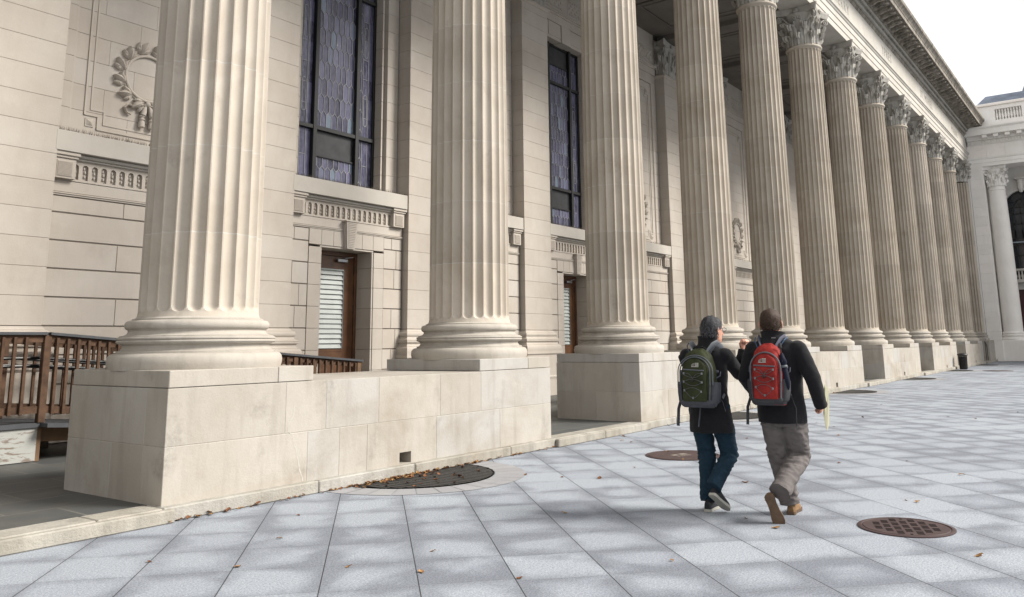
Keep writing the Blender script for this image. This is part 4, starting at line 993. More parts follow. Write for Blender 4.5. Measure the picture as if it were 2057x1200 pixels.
for k, i in enumerate(range(0, 12, 2)):
    cx_ = (i + .5) * S + .03; cy_ = -.99
    p = MB(); n = 40; r = .96; arc = [(r * math.cos(math.pi * q / n), -r * math.sin(math.pi * q / n)) for q in range(n + 1)]
    p.add([(x, y, .006) for x, y in arc], [tuple(range(n + 1))[::-1]], .5)
    for q in range(n):
        a, b_ = arc[q], arc[q + 1]; f = .985; p.loft([[(a[0], a[1], .004), (a[0], a[1], .014), (a[0] * f, a[1] * f, .014), (a[0] * f, a[1] * f, .004)], [(b_[0], b_[1], .004), (b_[0], b_[1], .014), (b_[0] * f, b_[1] * f, .014), (b_[0] * f, b_[1] * f, .004)]], False, .5, False)
    g = p.build('tree_grate', M['hole'], None, loc=(cx_, cy_, 0)); tag(g, ['half round dark metal grate strewn with orange leaves against the nearest pier wall', 'half round dark grate by the second pier wall, behind the walking men', 'half round dark grate beside the third pier wall, just right of the men', 'half round dark grate beside the fourth pier wall', 'half round dark grate beside the fifth pier wall near the black bin', 'half round dark grate beside the farthest pier wall'][k], 'drain grate', 'half round grates along the pier walls')
    p = MB(); x = -.93; ang = R(0)
    while x < .95:
        ln = math.sqrt(max(0, .945 ** 2 - x * x)); 
        if ln > .03: p.box(x - .036, x + .036, -ln, 0, .007, .0125, 0, .5)
        x += .088
    for yy_ in (-.3, -.6): p.box(-math.sqrt(.94 ** 2 - yy_ ** 2), math.sqrt(.94 ** 2 - yy_ ** 2), yy_ - .01, yy_ + .01, .0068, .0118)
    b_ = p.build('bars', M['grate'], g)
    p = MB(); n = 16
    for q in range(n):
        a0, a1 = math.pi * q / n + .004, math.pi * (q + 1) / n - .004; vs = []
        for r in (.968, 1.33):
            for s_ in range(5): a = a0 + (a1 - a0) * s_ / 4; vs.append((r * math.cos(a), -r * math.sin(a), .0042))
        p.add(vs, [(s_, s_ + 1, 6 + s_, 5 + s_)[::-1] for s_ in range(4)], rnd.random())
    ring = p.build('paving_ring', M['pink'], None, loc=(cx_, cy_, 0)); tag(ring, kind='structure')
# litter bin
BN = empty('litter_bin', (40.3, -1.28, 0)); tag(BN, 'small black slatted litter bin standing by the far pier walls', 'litter bin')
p = MB(); p.lathe([(.20, .0), (.21, .03), (.215, .72)], 24, cap=True); p.build('liner', M['hole'], BN)
p = MB()
for k in range(20): a = 2 * math.pi * k / 20; p.bar((.235 * math.cos(a), .235 * math.sin(a), .02), (.262 * math.cos(a), .262 * math.sin(a), .78), .045, .012, up=(math.cos(a), math.sin(a), 0))
p.build('slats', M['dark_metal'], BN)
p = MB(); p.lathe([(.27, .76), (.30, .78), (.33, .82), (.30, .86), (.19, .90), (.17, .90), (.17, .84), (.26, .78)], 28, cap=False); p.build('lid', M['dark_metal'], BN)
BN.scale = (.74, .74, .85)
# handrail at the last step
HR = empty('stair_handrail', (53.0, -.75, .12)); tag(HR, 'short dark sloping handrail fixed in the last gap before the end pier', 'handrail')
p = MB(); p.tube([(-.5, 0, 1.12), (0, 0, .98), (.35, 0, .96)], .025, 8); p.build('rail', M['dark_metal'], HR)
for x, z in ((-.4, 1.1), (.25, .96)): q = MB(); q.tube([(x, 0, 0), (x, 0, z)], .018, 8); q.build('post', M['dark_metal'], HR)
# fallen leaves
M['leaf_a'] = simple('dry brown leaf', (.22, .095, .045), .8, .2, var=.5, scale=30); M['leaf_b'] = simple('dry ochre leaf', (.40, .225, .095), .8, .2, var=.4, scale=30)
def leaf_mesh(seed):
    rr = random.Random(seed); n = 10; L = .055; rows = []
    for j in range(7):
        v = j / 6; w_ = .024 * math.sin(math.pi * min(.97, v + .04)) ** .7 * (1 + .35 * math.sin(v * 19 + seed)); row = []
        for i in range(5): u = i / 4 * 2 - 1; row.append((u * w_, (v - .5) * L, .004 + .007 * abs(u) ** 1.4 + .006 * math.sin(v * 3 + seed) + .010 * max(0, v - .6) * rr.uniform(.3, 2)))
        rows.append(row)
    rows.append([(0.001 * i, L * .5 + .02, .006) for i in range(5)])
    p = MB(); p.loft(rows, False, .5, True, closed=False); return p
lm = [leaf_mesh(s).build('fallen_leaf', M['leaf_a' if s % 2 else 'leaf_b'], None, None) for s in range(6)]
near = [(-0.68, -2.35), (0.0, -1.73), (-0.79, -3.99), (-0.55, -4.64), (1.38, -3.73), (3.19, -3.01), (3.06, -2.59), (4.12, -2.95), (0.39, -5.28), (2.02, -5.19), (1.78, -5.54), (3.78, -4.5), (3.54, -6.27), (3.59, -6.16), (1.67, -7.03), (6.5, -1.44), (6.39, -1.66), (5.74, -4.95), (8.83, -4.08), (10.13, -3.64), (12.2, -3.61), (13.03, -5.0), (5.01, -3.18), (5.66, -2.63), (7.68, -3.0), (2.96, -2.14), (7.03, -1.16), (2.9, -5.05), (6.33, -5.61), (15.6, -3.17), (12.81, -5.5), (14.71, -6.02), (5.48, -6.35), (-0.32, -3.67), (-0.97, -3.47), (-1.67, -2.15), (-1.4, -2.81), (10.7, -3.17)]
single = {10: 'curled brown leaf just under the raised tan shoe', 22: 'small ochre leaf on the plain brown manhole cover, nearest its lower edge', 23: 'small brown leaf at the far rim of the plain brown manhole cover', 14: 'brown leaf on the paving below right of the slotted manhole cover', 25: 'leaf beside the pale ring of the nearest half round grate', 2: 'brown leaf at the bottom edge left of centre, fallen on a long joint', 12: 'nearer of two brown leaves above the right end of the slotted cover', 13: 'farther of two brown leaves above the right end of the slotted cover', 0: 'brown leaf on the second slab out from the kerb at lower left'}
for k, (x, y) in enumerate(near):
    o = lm[k % 6] if k < 6 else lm[rnd.randrange(6)].copy()
    if k >= 6: C.objects.link(o)
    s_ = rnd.uniform(.5, 1.05); o.location = (x, y, .002); o.rotation_euler = (rnd.uniform(-.15, .15), rnd.uniform(-.15, .15), rnd.uniform(0, 6.28)); o.scale = (s_, s_, s_)
    if k >= 6 and 'label' in o: del o['label']
    tag(o, single.get(k, 'small dry leaf lying alone on the open grey paving'), 'leaf', 'leaves scattered over the paving')
p = MB(); lv = [leaf_mesh(s + 20) for s in range(5)]
def drop(mb, x, y, z, s_):
    src = lv[rnd.randrange(5)]; mt = Matrix.Translation((x, y, z)) @ Matrix.Rotation(rnd.uniform(0, 6.28), 4, 'Z') @ Matrix.Rotation(rnd.uniform(-.6, .6), 4, 'X') @ Matrix.Scale(s_, 4)
    mb.add([mt @ Vector(v) for v in src.v], src.f, rnd.random(), True)
q = MB()
for k in range(330):
    i = rnd.random(); x = -1.0 + 7 * i if k < 190 else rnd.uniform(-2, 20); dens = 1 if 1.2 < x < 3.6 else .45
    if rnd.random() > dens: continue
    drop(p if rnd.random() < .5 else q, x, -.995 - abs(rnd.gauss(0, .025)), .004 + rnd.uniform(0, .02), rnd.uniform(.5, .95))
for k in range(60): drop(p if k % 2 else q, rnd.gauss(1.8, .45), -1.0 - abs(rnd.gauss(0, .09)), .014, rnd.uniform(.6, 1))
for k in range(26): a = rnd.uniform(0, math.pi); r = rnd.uniform(.2, .9); drop(p, 2.27 + r * math.cos(a), -1.0 - r * math.sin(a), .014, rnd.uniform(.6, 1.0))
tag(p.build('leaf_litter', M['leaf_a'], None, None), 'drift of small brown and orange leaves along the foot of the kerb', 'leaf litter', kind='stuff')
tag(q.build('leaf_litter', M['leaf_b'], None, None), 'paler ochre leaves drifted among the brown ones at the kerb', 'leaf litter', kind='stuff')
# ---------------------------------------------------------------- the two walking men
def cap_chain(mb, pts, rs, n=14, flat=None): mb.tube(pts, rs, n, flat=flat)
def ell_loft(mb, rings, n=28, sq=1.0):
    # rings: centre, half extents along axis a and b, axes given by unit vectors
    out = []
    for c, ra, rb, a, b_ in rings:
        c = Vector(c); a = Vector(a); b_ = Vector(b_)
        row = []
        for k in range(n):
            t = 2 * math.pi * k / n; x, y = math.cos(t), math.sin(t)
            x = math.copysign(abs(x) ** sq, x); y = math.copysign(abs(y) ** sq, y)
            row.append(c + a * x * ra + b_ * y * rb)
        out.append(row)
    mb.loft(out, True)
def weld(mb, name, mat, parent, voxel=.012, smooth=4, wr=None, seed=0, keep=None, cuts=()):
    me = bpy.data.meshes.new(name); me.from_pydata(mb.v, [], mb.f); me.update()
    o = bpy.data.objects.new(name, me); C.objects.link(o)
    r = o.modifiers.new('r', 'REMESH'); r.mode = 'VOXEL'; r.voxel_size = voxel; r.use_smooth_shade = True
    if smooth: s = o.modifiers.new('s', 'SMOOTH'); s.iterations = smooth; s.factor = .5
    dg = bpy.context.evaluated_depsgraph_get(); m2 = bpy.data.meshes.new_from_object(o.evaluated_get(dg)); bpy.data.objects.remove(o)
    if wr:
        n = len(m2.vertices); co = np.empty(n * 3); m2.vertices.foreach_get('co', co); no = np.empty(n * 3); m2.vertex_normals.foreach_get('vector', no)
        co = co.reshape(-1, 3); no = no.reshape(-1, 3)
        for i in range(n):
            co[i] += no[i] * wr(Vector(co[i]))
        m2.vertices.foreach_set('co', co.ravel()); m2.update()
    if cuts:
        for v in m2.vertices:
            for (pp, dd, rad) in cuts:
                d_ = (v.co - pp).dot(dd)
                if d_ > 0 and (v.co - pp).length < rad: v.co -= dd * d_
    m2.name = name; m2.materials.clear(); m2.materials.append(mat); m2.polygons.foreach_set('use_smooth', [True] * len(m2.polygons))
    q = bpy.data.objects.new(name, m2); C.objects.link(q)
    if parent: q.parent = parent; q.location = -Vector(parent.location)
    return q
def folds(amp, f1=(9, 9, 22), f2=(26, 26, 40), seed=0.0, zr=None):
    def fn(p):
        a = noise.noise(Vector((p.x * f1[0] + seed, p.y * f1[1], p.z * f1[2] + p.x * 6))); b_ = noise.noise(Vector((p.x * f2[0], p.y * f2[1] + seed, p.z * f2[2])))
        s_ = 1 - abs(a) * 2.2
        k = 1
        if zr: 
            k = .35
            for zc, wd_ in zr: k += 1.3 * math.exp(-((p.z - zc) / wd_) ** 2)
        return amp * k * (s_ * .8 + b_ * .5)
    return fn
def cloth(name, col, rough=.9, var=.15, sheen=.0, bump=.35, bscale=260, wash=None):
    m, t, b = nodes(name); g = N(t, 'ShaderNodeTexCoord'); pos = g.outputs['Object']
    c = mixc(t, ramp(t, noise_n(t, pos, 9, 4), .3, .7), tuple(x * (1 - var) for x in col), tuple(x * (1 + var) for x in col))
    if wash: c = mixc(t, ramp(t, noise_n(t, scaled(t, pos, (1, 1, .4)), 14, 5, .7), .5, .72, 0, .6), c, wash)
    t.links.new(c, b.inputs['Base Color']); b.inputs['Roughness'].default_value = rough; b.inputs['Specular IOR Level'].default_value = .15
    if sheen: b.inputs['Sheen Weight'].default_value = sheen; b.inputs['Sheen Roughness'].default_value = .6
    bp = N(t, 'ShaderNodeBump', i_Strength=bump, i_Distance=.003); t.links.new(mth(t, 'ADD', noise_n(t, pos, bscale, 3), mth(t, 'MULTIPLY', noise_n(t, pos, 30, 4), 2)), bp.inputs['Height']); t.links.new(bp.outputs[0], b.inputs['Normal'])
    return m
M['coat'] = cloth('black wool coat', (.011, .011, .013), .95, sheen=.06); M['jeans'] = cloth('dark teal blue jeans', (.012, .028, .045), .9, wash=(.022, .048, .072)); M['khaki'] = cloth('grey brown trousers', (.128, .115, .112), .9, bump=.25)
def skin_mat():
    m, t, b = nodes('skin'); g = N(t, 'ShaderNodeTexCoord'); c = mixc(t, ramp(t, noise_n(t, g.outputs['Object'], 20, 3), .3, .7), (.50, .24, .165), (.60, .32, .23)); t.links.new(c, b.inputs['Base Color'])
    b.inputs['Roughness'].default_value = .5; b.inputs['Subsurface Weight'].default_value = .12; b.inputs['Subsurface Radius'].default_value = (.01, .004, .002); return m
M['skin'] = skin_mat()
M['hair_grey'] = simple('grey black hair', (.04, .041, .047), .65, .25, var=.7, scale=60, bump=.8, bscale=120); M['hair_brown'] = simple('short brown hair', (.058, .035, .024), .65, .25, var=.45, scale=60, bump=.6, bscale=160)
M['hair_white'] = simple('silver hair strands', (.135, .14, .155), .5, .4, var=.3)
M['sole'] = simple('pale rubber sole', (.50, .49, .44), .7, .3, var=.1); M['shoe_grey'] = simple('charcoal canvas shoe', (.035, .037, .043), .8, .2); M['suede'] = simple('tan suede shoe', (.27, .165, .085), .85, .2, var=.2, scale=25); M['tan_sole'] = simple('brown gum sole', (.155, .098, .062), .6, .3, var=.35, scale=14)
UPV = Vector((0, 0, 1))
def hand(mb, wrist, d, palmn, curl, side, spread=.0):
    # wrist point, direction of the hand, normal out of the back of the hand, finger curl 0..1, side of the thumb
    d = Vector(d).normalized(); nb = Vector(palmn); nb = (nb - d * nb.dot(d)).normalized(); s_ = d.cross(nb).normalized() * side; w0 = Vector(wrist)
    ell_loft(mb, [(w0 - d * .02, .028, .021, s_, nb), (w0 + d * .01, .030, .020, s_, nb), (w0 + d * .04, .040, .018, s_, nb), (w0 + d * .075, .043, .016, s_, nb), (w0 + d * .092, .040, .012, s_, nb)], 16)
    for k, (off, L) in enumerate(((.031, .068), (.011, .077), (-.010, .072), (-.030, .056))):
        p0 = w0 + d * .082 + s_ * off; pts = [p0 - d * .02, p0]; a = 0; c_ = p0.copy()
        for q, f in enumerate((.45, .32, .23)):
            a += curl * (1.15, 1.35, .9)[q]; dd = d * math.cos(a) - nb * math.sin(a); c_ = c_ + dd * L * f; pts.append(c_.copy())
        mb.tube(pts, [.0095, .0098, .0092, .0085, .0065], 8)
    t0 = w0 + d * .025 + s_ * .030; t1 = t0 + d * .032 + s_ * .022 - nb * .012; t2 = t1 + d * .026 - s_ * (.018 * curl) - nb * .018; t3 = t2 + d * .012 - s_ * (.022 * curl) - nb * .012
    mb.tube([w0 + d * .008 + s_ * .014, t0, t1, t2, t3], [.013, .014, .0115, .0105, .0075], 8)
def head(mb0, c, f, h=1.0):
    mb = MB(); head_(mb, c, f); c = Vector(c)
    mb0.v, off = mb0.v + [tuple(c + (Vector(v) - c) * h) for v in mb.v], len(mb0.v)
    mb0.f += [[off + i for i in q] for q in mb.f]; mb0.t += mb.t; mb0.sm += mb.sm
def head_(mb, c, f):
    # c centre of the skull, f facing direction
    f = Vector(f).normalized(); s_ = UPV.cross(f).normalized(); c = Vector(c)
    prof = [(-.115, .030, .038, .045), (-.105, .044, .052, .035), (-.085, .054, .070, .018), (-.055, .063, .086, .004), (-.02, .071, .096, 0), (.02, .076, .099, -.004), (.055, .074, .096, -.008), (.085, .062, .082, -.010), (.108, .040, .055, -.012), (.120, .014, .02, -.012)]
    ell_loft(mb, [(c + UPV * z + f * o, rx, ry, s_, f) for z, rx, ry, o in prof], 28)
    mb.tube([c + f * .092 + UPV * .008, c + f * .104 - UPV * .012, c + f * .116 - UPV * .034, c + f * .098 - UPV * .042], [.007, .011, .014, .011], 8)   # nose
    mb.tube([c + f * .086 - UPV * .066 + s_ * .022, c + f * .096 - UPV * .064, c + f * .086 - UPV * .066 - s_ * .022], [.004, .009, .004], 7)      # lips
    mb.tube([c + f * .086 - UPV * .076 + s_ * .018, c + f * .095 - UPV * .077, c + f * .086 - UPV * .076 - s_ * .018], [.004, .009, .004], 7)
    mb.ball(c + f * .072 - UPV * .100, .022, 9)                                                                                                 # chin
    for q in (-1, 1):
        mb.tube([c + f * .088 + UPV * .028 + s_ * q * .014, c + f * .090 + UPV * .032 + s_ * q * .032, c + f * .074 + UPV * .028 + s_ * q * .052], [.006, .008, .006], 6)
        e = c + s_ * q * .086 - f * .004 - UPV * .006
        mb.tube([e + UPV * .030 + f * .004, e + UPV * .028 - f * .014 + s_ * q * .010, e - f * .020 + s_ * q * .013, e - UPV * .022 - f * .010 + s_ * q * .008, e - UPV * .032 + f * .002], [.006, .007, .0065, .006, .008], 7)
        mb.ball(e + UPV * .002, .016, 8, .5, (.6, 1, 1.5))
def hair(name, mat, parent, c, f, thick, low, n_strand, length, seed, mat2=None, side=None, fringe=.03, h=1.0):
    f = Vector(f).normalized(); s_ = UPV.cross(f).normalized(); c = Vector(c); rr = random.Random(seed); mb = MB()
    prof = [(low, .054 + thick, .056 + thick, -.024), (low + .03, .071 + thick, .078 + thick, -.020), (-.01, .076 + thick, .088 + thick, -.016), (.02, .078 + thick, .094 + thick, -.012), (.055, .076 + thick, .094 + thick, -.010), (.085, .066 + thick, .082 + thick, -.010), (.108 + thick * .4, .045 + thick, .057 + thick, -.012), (.120 + thick, .018, .022, -.012)]
    ell_loft(mb, [(c + UPV * z + f * o, rx, ry, s_, f) for z, rx, ry, o in prof], 32)
    for i, v in enumerate(mb.v):     # keep the face clear
        d = Vector(v) - c; fx = d.dot(f); z = d.z
        lim = -.014 if z < .012 else (.020 + (z - .012) * .9 + fringe * .5)
        if z < .075 and fx > lim: d -= f * (fx - lim); 
        nz = noise.noise(d * 30 + Vector((seed, 0, 0))) * thick * .8 + noise.noise(d * 75) * thick * .45; mb.v[i] = tuple(c + d + d.normalized() * nz)
    mb.v = [tuple(c + (Vector(v) - c) * h) for v in mb.v]
    o = mb.build(name, mat, parent, None); o.location = -Vector(parent.location)
    st = [MB(), MB()]
    for k in range(n_strand):
        th = rr.uniform(0, 2 * math.pi); z = rr.uniform(low + .005, .115); R_ = math.sqrt(max(0, 1 - max(0, (z - .02) / .105) ** 2)) if z > .02 else 1
        d = s_ * math.cos(th) * (.076 + thick * .9) * R_ + f * (math.sin(th) * (.093 + thick * .9) * R_ - .012)
        if (d.dot(f) > .03 and z < .07) or (d.dot(f) > -.012 and z < .02): continue
        p0 = c + d + UPV * z; out_ = d.normalized() + UPV * max(0, z) * 8; out_.normalize()
        dn = (-UPV * .9 + s_ * rr.uniform(-.6, .6) + f * rr.uniform(-.3, .6) + out_ * .55).normalized(); tt = out_.cross(dn).normalized() * .0022
        p1 = p0 + dn * length * .5 + out_ * .003; p2 = p0 + dn * length * rr.uniform(.8, 1.2)
        st[k % 2].add([p0 - tt, p0 + tt, p1 + tt * .8, p1 - tt * .8, p2], [(0, 1, 2, 3), (3, 2, 4)], rr.random())
    for q_ in st: q_.v = [tuple(c + (Vector(v) - c) * h) for v in q_.v]
    s0 = st[0].build('hair_strands', mat, o, None); 
    if st[1].v: s1 = st[1].build('hair_strands', mat2 or mat, o, None)
    return o
def shoe(name, parent, heel, toe, up_, mat, solemat, L=.285, wd=.047, lift=None):
    # heel and toe points on the ground side of the sole
    heel = Vector(heel); toe = Vector(toe); d = (toe - heel).normalized(); u = Vector(up_); u = (u - d * u.dot(d)).normalized(); s_ = d.cross(u).normalized()
    mb = MB(); ws = [(0.0, .55), (.04, .78), (.12, .80), (.3, .72), (.5, .80), (.68, 1.0), (.82, .98), (.93, .74), (1.0, .30)]
    rings = []
    for t, k in ws: c = heel + d * L * t; rings.append([c - s_ * wd * k, c + s_ * wd * k, c + s_ * wd * k + u * .024, c - s_ * wd * k + u * .024])
    mb.loft(rings, True, .5, False); so_ = mb.build('sole', solemat, None, 30)
    up2 = MB(); hs_ = [(.01, .5, .055), (.06, .70, .085), (.16, .72, .10), (.28, .68, .098), (.45, .72, .075), (.65, .88, .055), (.82, .86, .045), (.94, .60, .036), (.99, .22, .028)]
    rings = []
    for t, k, h in hs_:
        c = heel + d * L * t + u * .018; row = []
        for q in range(12):
            a = math.pi * q / 11; row.append(c + s_ * wd * k * math.cos(a) * .98 + u * h * math.sin(a) ** .8)
        rings.append(row)
    up2.loft(rings, True); o = up2.build(name, mat, parent, 50); o.location = -Vector(parent.location); so_.parent = o
    return o
# ---- man in jeans with the green backpack
G = empty('person', (2.2, -4.84, 0)); tag(G, 'grey-haired man in black coat and dark jeans, turned to the right with a fist raised', 'person')
gp = Vector((2.13, -4.85, 0))
def V(*a): return Vector(a)
f0 = V(1, .02, 0).normalized(); l0 = V(-.02, 1, 0)
fh = V(.90, -.44, -.02).normalized(); hc = V(2.125, -4.925, 1.612)
hipL_, hipR_ = V(2.13, -4.755, .90), V(2.13, -4.945, .90); knL, knR = V(2.24, -4.755, .50), V(2.27, -4.965, .49); anL, anR = V(2.16, -4.785, .085), V(2.00, -4.905, .235)
shL_, shR_ = V(2.10, -4.67, 1.40), V(2.11, -5.03, 1.40); elR, wrR = V(2.36, -5.06, 1.215), V(2.42, -5.10, 1.43); elL, wrL = V(2.22, -4.66, 1.13), V(2.38, -4.74, 1.05)
b = MB(); head(b, hc, fh); b.tube([V(2.10, -4.87, 1.40), V(2.105, -4.89, 1.48), hc - UPV * .05], [.062, .056, .058], 16)
ell_loft(b, [(V(2.12, -4.85, .86), .14, .10, l0, f0), (V(2.12, -4.85, 1.05), .13, .095, l0, f0), (V(2.10, -4.85, 1.28), .155, .10, l0, f0), (V(2.09, -4.85, 1.41), .13, .07, l0, f0)])
for a_, k_, c_ in ((hipL_, knL, anL), (hipR_, knR, anR)): b.tube([a_ + UPV * .04, a_, (a_ + k_) / 2, k_, k_ * .6 + c_ * .4, k_ * .2 + c_ * .8], [.07, .085, .07, .052, .045, .03], 14)
for a_, k_, c_ in ((shL_, elL, wrL), (shR_, elR, wrR)): b.tube([a_, (a_ + k_) / 2, k_, (k_ + c_) / 2, c_], [.05, .045, .038, .036, .025], 12)
hand(b, wrR, V(.12, -.02, 1), V(.55, .8, .0), 1.0, 1); hand(b, wrL, V(1, -.1, -.1), V(0, 1, .3), .9, 1)
weld(b, 'body', M['skin'], G, .0052, 2)
# coat: one welded surface of torso, skirt, sleeves and stand-up collar
b = MB()
ell_loft(b, [(V(2.14, -4.86, .70), .205, .155, l0, f0), (V(2.135, -4.86, .80), .20, .15, l0, f0), (V(2.125, -4.855, .95), .185, .14, l0, f0), (V(2.115, -4.85, 1.10), .18, .135, l0, f0), (V(2.10, -4.85, 1.28), .20, .135, l0, f0), (V(2.09, -4.85, 1.39), .205, .105, l0, f0), (V(2.085, -4.85, 1.445), .15, .085, l0, f0), (V(2.095, -4.875, 1.48), .088, .08, l0, f0), (V(2.10, -4.88, 1.505), .08, .080, l0, f0)])
for a_, k_, c_ in ((shL_, elL, wrL), (shR_, elR, wrR)): b.tube([a_ + V(0, .03 if a_.y > -4.85 else -.0, 0), a_ * .6 + k_ * .4 , k_, (k_ + c_) / 2, c_], [.068, .068, .062, .056, .050], 16); b.ball(a_ + V(0, 0, -.015), .070, 14)
coat = weld(b, 'coat', M['coat'], G, .010, 3, folds(.0042, (7, 7, 13), (22, 22, 26), 3))
cb_ = MB(); rings = []       # raised collar opening to the right front
for z, ro, sp_ in ((1.43, .125, 0), (1.48, .100, .0), (1.53, .092, .02), (1.565, .098, .045)):
    row = []
    for k in range(22):
        a = math.pi * (1.14 - k / 21 * 2.02 + .0) + math.atan2(fh.y, fh.x) - math.pi * .13; dd = V(math.cos(a + math.pi), math.sin(a + math.pi), 0)
        row.append(V(2.105, -4.885, z) + dd * (ro + (sp_ if k in (0, 1, 20, 21) else 0)))
    for k in range(21, -1, -1):
        a = math.pi * (1.14 - k / 21 * 2.02) + math.atan2(fh.y, fh.x) - math.pi * .13; dd = V(math.cos(a + math.pi), math.sin(a + math.pi), 0); row.append(V(2.105, -4.885, z) + dd * (ro - .010))
    rings.append(row)
cb_.loft(rings, True); o = cb_.build('collar', M['coat'], coat, 40)
b = MB()
for a_, k_, c_ in ((hipL_, knL, anL), (hipR_, knR, anR)): b.tube([a_ + UPV * .05, a_, a_ * .5 + k_ * .5, k_, k_ * .5 + c_ * .5, c_ + (k_ - c_) * .14, c_ - (k_ - c_).normalized() * .015], [.10, .102, .092, .078, .072, .069, .070], 18)
ell_loft(b, [(V(2.13, -4.85, .84), .10, .11, l0, f0), (V(2.13, -4.85, .92), .15, .12, l0, f0), (V(2.12, -4.85, 1.0), .15, .12, l0, f0)])
weld(b, 'jeans', M['jeans'], G, .009, 2, folds(.008, (10, 10, 24), (28, 28, 50), 9, [(.47, .10), (.14, .09), (.72, .07)]), cuts=[(c_, -(k_ - c_).normalized(), .2) for k_, c_ in ((knL, anL), (knR, anR))])
shoe('shoe', G, V(2.085, -4.80, .003), V(2.36, -4.775, .003), UPV, M['shoe_grey'], M['sole'])
shoe('shoe', G, V(1.965, -4.90, .175), V(2.19, -4.955, .012), V(.55, 0, 1), M['shoe_grey'], M['sole'])
hair('hair', M['hair_grey'], G, hc, fh, .016, -.056, 1700, .026, 4, M['hair_white'])
gl = MB(); s_ = UPV.cross(fh).normalized()
for q in (-1, 1):
    gl.tube([hc + s_ * q * .083 - fh * .01 + UPV * .022, hc + s_ * q * .080 + fh * .05 + UPV * .024, hc + s_ * q * .066 + fh * .108 + UPV * .022], .0025, 6)
    cc_ = hc + s_ * q * .034 + fh * .112 + UPV * .012; gl.tube([cc_ + s_ * .027 * math.cos(t) + UPV * .018 * math.sin(t) for t in [2 * math.pi * k / 16 for k in range(17)]], .002, 5)
gl.tube([hc + s_ * .008 + fh * .114 + UPV * .016, hc - s_ * .008 + fh * .114 + UPV * .016], .002, 5); o = gl.build('glasses', M['dark_metal'], G); o.location = -G.location
# ---- man in grey trousers with the red backpack
DY = Vector((0, .035, 0))
_V = V
def V(*a):
    v = Vector(a)
    if -6.2 < v.y < -5.0: v.y += .035
    return v
Rm = empty('person', (2.4, -5.5, 0)); tag(Rm, 'brown-haired man in black jacket and grey-brown trousers, lifting a tan shoe and holding papers', 'person')
f1 = V(1, .06, 0).normalized(); l1 = V(-.06, 1, 0).normalized(); hc2 = V(2.22, -5.485, 1.662); fh2 = V(1, .10, -.05).normalized()
hL, hR = V(2.27, -5.42, .90), V(2.27, -5.60, .90); kL, kR = V(2.37, -5.43, .50), V(2.40, -5.60, .50); aL, aR = V(2.43, -5.475, .09), V(1.99, -5.545, .25)
sL, sR = V(2.19, -5.32, 1.45), V(2.19, -5.72, 1.45); eR, wR = V(2.20, -5.83, 1.19), V(2.33, -5.835, .985); eL, wL = V(2.15, -5.24, 1.18), V(2.36, -5.24, 1.06)
b = MB(); head(b, hc2, fh2, 1.04); b.tube([V(2.20, -5.51, 1.44), V(2.205, -5.50, 1.53), hc2 - UPV * .05], [.068, .062, .064], 16)
ell_loft(b, [(V(2.27, -5.51, .86), .15, .11, l1, f1), (V(2.25, -5.51, 1.08), .14, .10, l1, f1), (V(2.21, -5.51, 1.32), .165, .11, l1, f1), (V(2.19, -5.51, 1.46), .14, .075, l1, f1)])
for a_, k_, c_ in ((hL, kL, aL), (hR, kR, aR)): b.tube([a_ + UPV * .04, a_, (a_ + k_) / 2, k_, k_ * .6 + c_ * .4, k_ * .2 + c_ * .8], [.075, .09, .074, .056, .045, .03], 14)
for a_, k_, c_ in ((sL, eL, wL), (sR, eR, wR)): b.tube([a_, (a_ + k_) / 2, k_, (k_ + c_) / 2, c_], [.052, .047, .040, .038, .026], 12)
hand(b, wR, V(.45, .02, -.9), V(0, -1, 0), .75, -1); hand(b, wL, V(1, 0, 0), V(0, 1, .2), .9, 1)
weld(b, 'body', M['skin'], Rm, .0052, 2)
b = MB()
ell_loft(b, [(V(2.285, -5.51, .80), .212, .168, l1, f1), (V(2.275, -5.51, .90), .212, .165, l1, f1), (V(2.255, -5.51, 1.08), .20, .15, l1, f1), (V(2.22, -5.51, 1.28), .225, .15, l1, f1), (V(2.19, -5.515, 1.42), .235, .12, l1, f1), (V(2.185, -5.515, 1.50), .17, .095, l1, f1), (V(2.19, -5.51, 1.545), .095, .085, l1, f1), (V(2.195, -5.505, 1.58), .085, .082, l1, f1)])
for a_, k_, c_ in ((sL, eL, wL), (sR, eR, wR)): b.tube([a_, a_ * .6 + k_ * .4, k_, (k_ + c_) / 2, c_, c_ + (c_ - k_).normalized() * .05], [.074, .074, .068, .062, .056, .055], 16); b.ball(a_ - UPV * .015, .078, 14)
jk = weld(b, 'jacket', M['coat'], Rm, .010, 3, folds(.0042, (7, 7, 13), (22, 22, 26), 7))
cb_ = MB(); rings = []
for z, ro in ((1.47, .155), (1.52, .118), (1.55, .102), (1.585, .104), (1.605, .110)):
    row = []
    for k in range(22): a = math.pi + (k / 21 - .5) * 4.6; row.append(V(2.205, -5.50, z - .02 * (1 + math.cos(a)) ) + V(math.cos(a), math.sin(a), 0) * ro)
    for k in range(21, -1, -1): a = math.pi + (k / 21 - .5) * 4.6; row.append(V(2.205, -5.50, z - .02 * (1 + math.cos(a))) + V(math.cos(a), math.sin(a), 0) * (ro - .011))
    rings.append(row)
cb_.loft(rings, True); cb_.build('collar', M['coat'], jk, 40)
cb_ = MB(); cb_.box(2.092, 2.096, -5.525, -5.49, 1.535, 1.542); cb_.build('collar_tag', M['lead'], jk)
b = MB()
for a_, k_, c_ in ((hL, kL, aL), (hR, kR, aR)): b.tube([a_ + UPV * .05, a_, a_ * .5 + k_ * .5, k_, k_ * .5 + c_ * .5, c_ + (k_ - c_) * .14, c_ - (k_ - c_).normalized() * .02], [.095, .106, .105, .092, .085, .082, .084], 20)
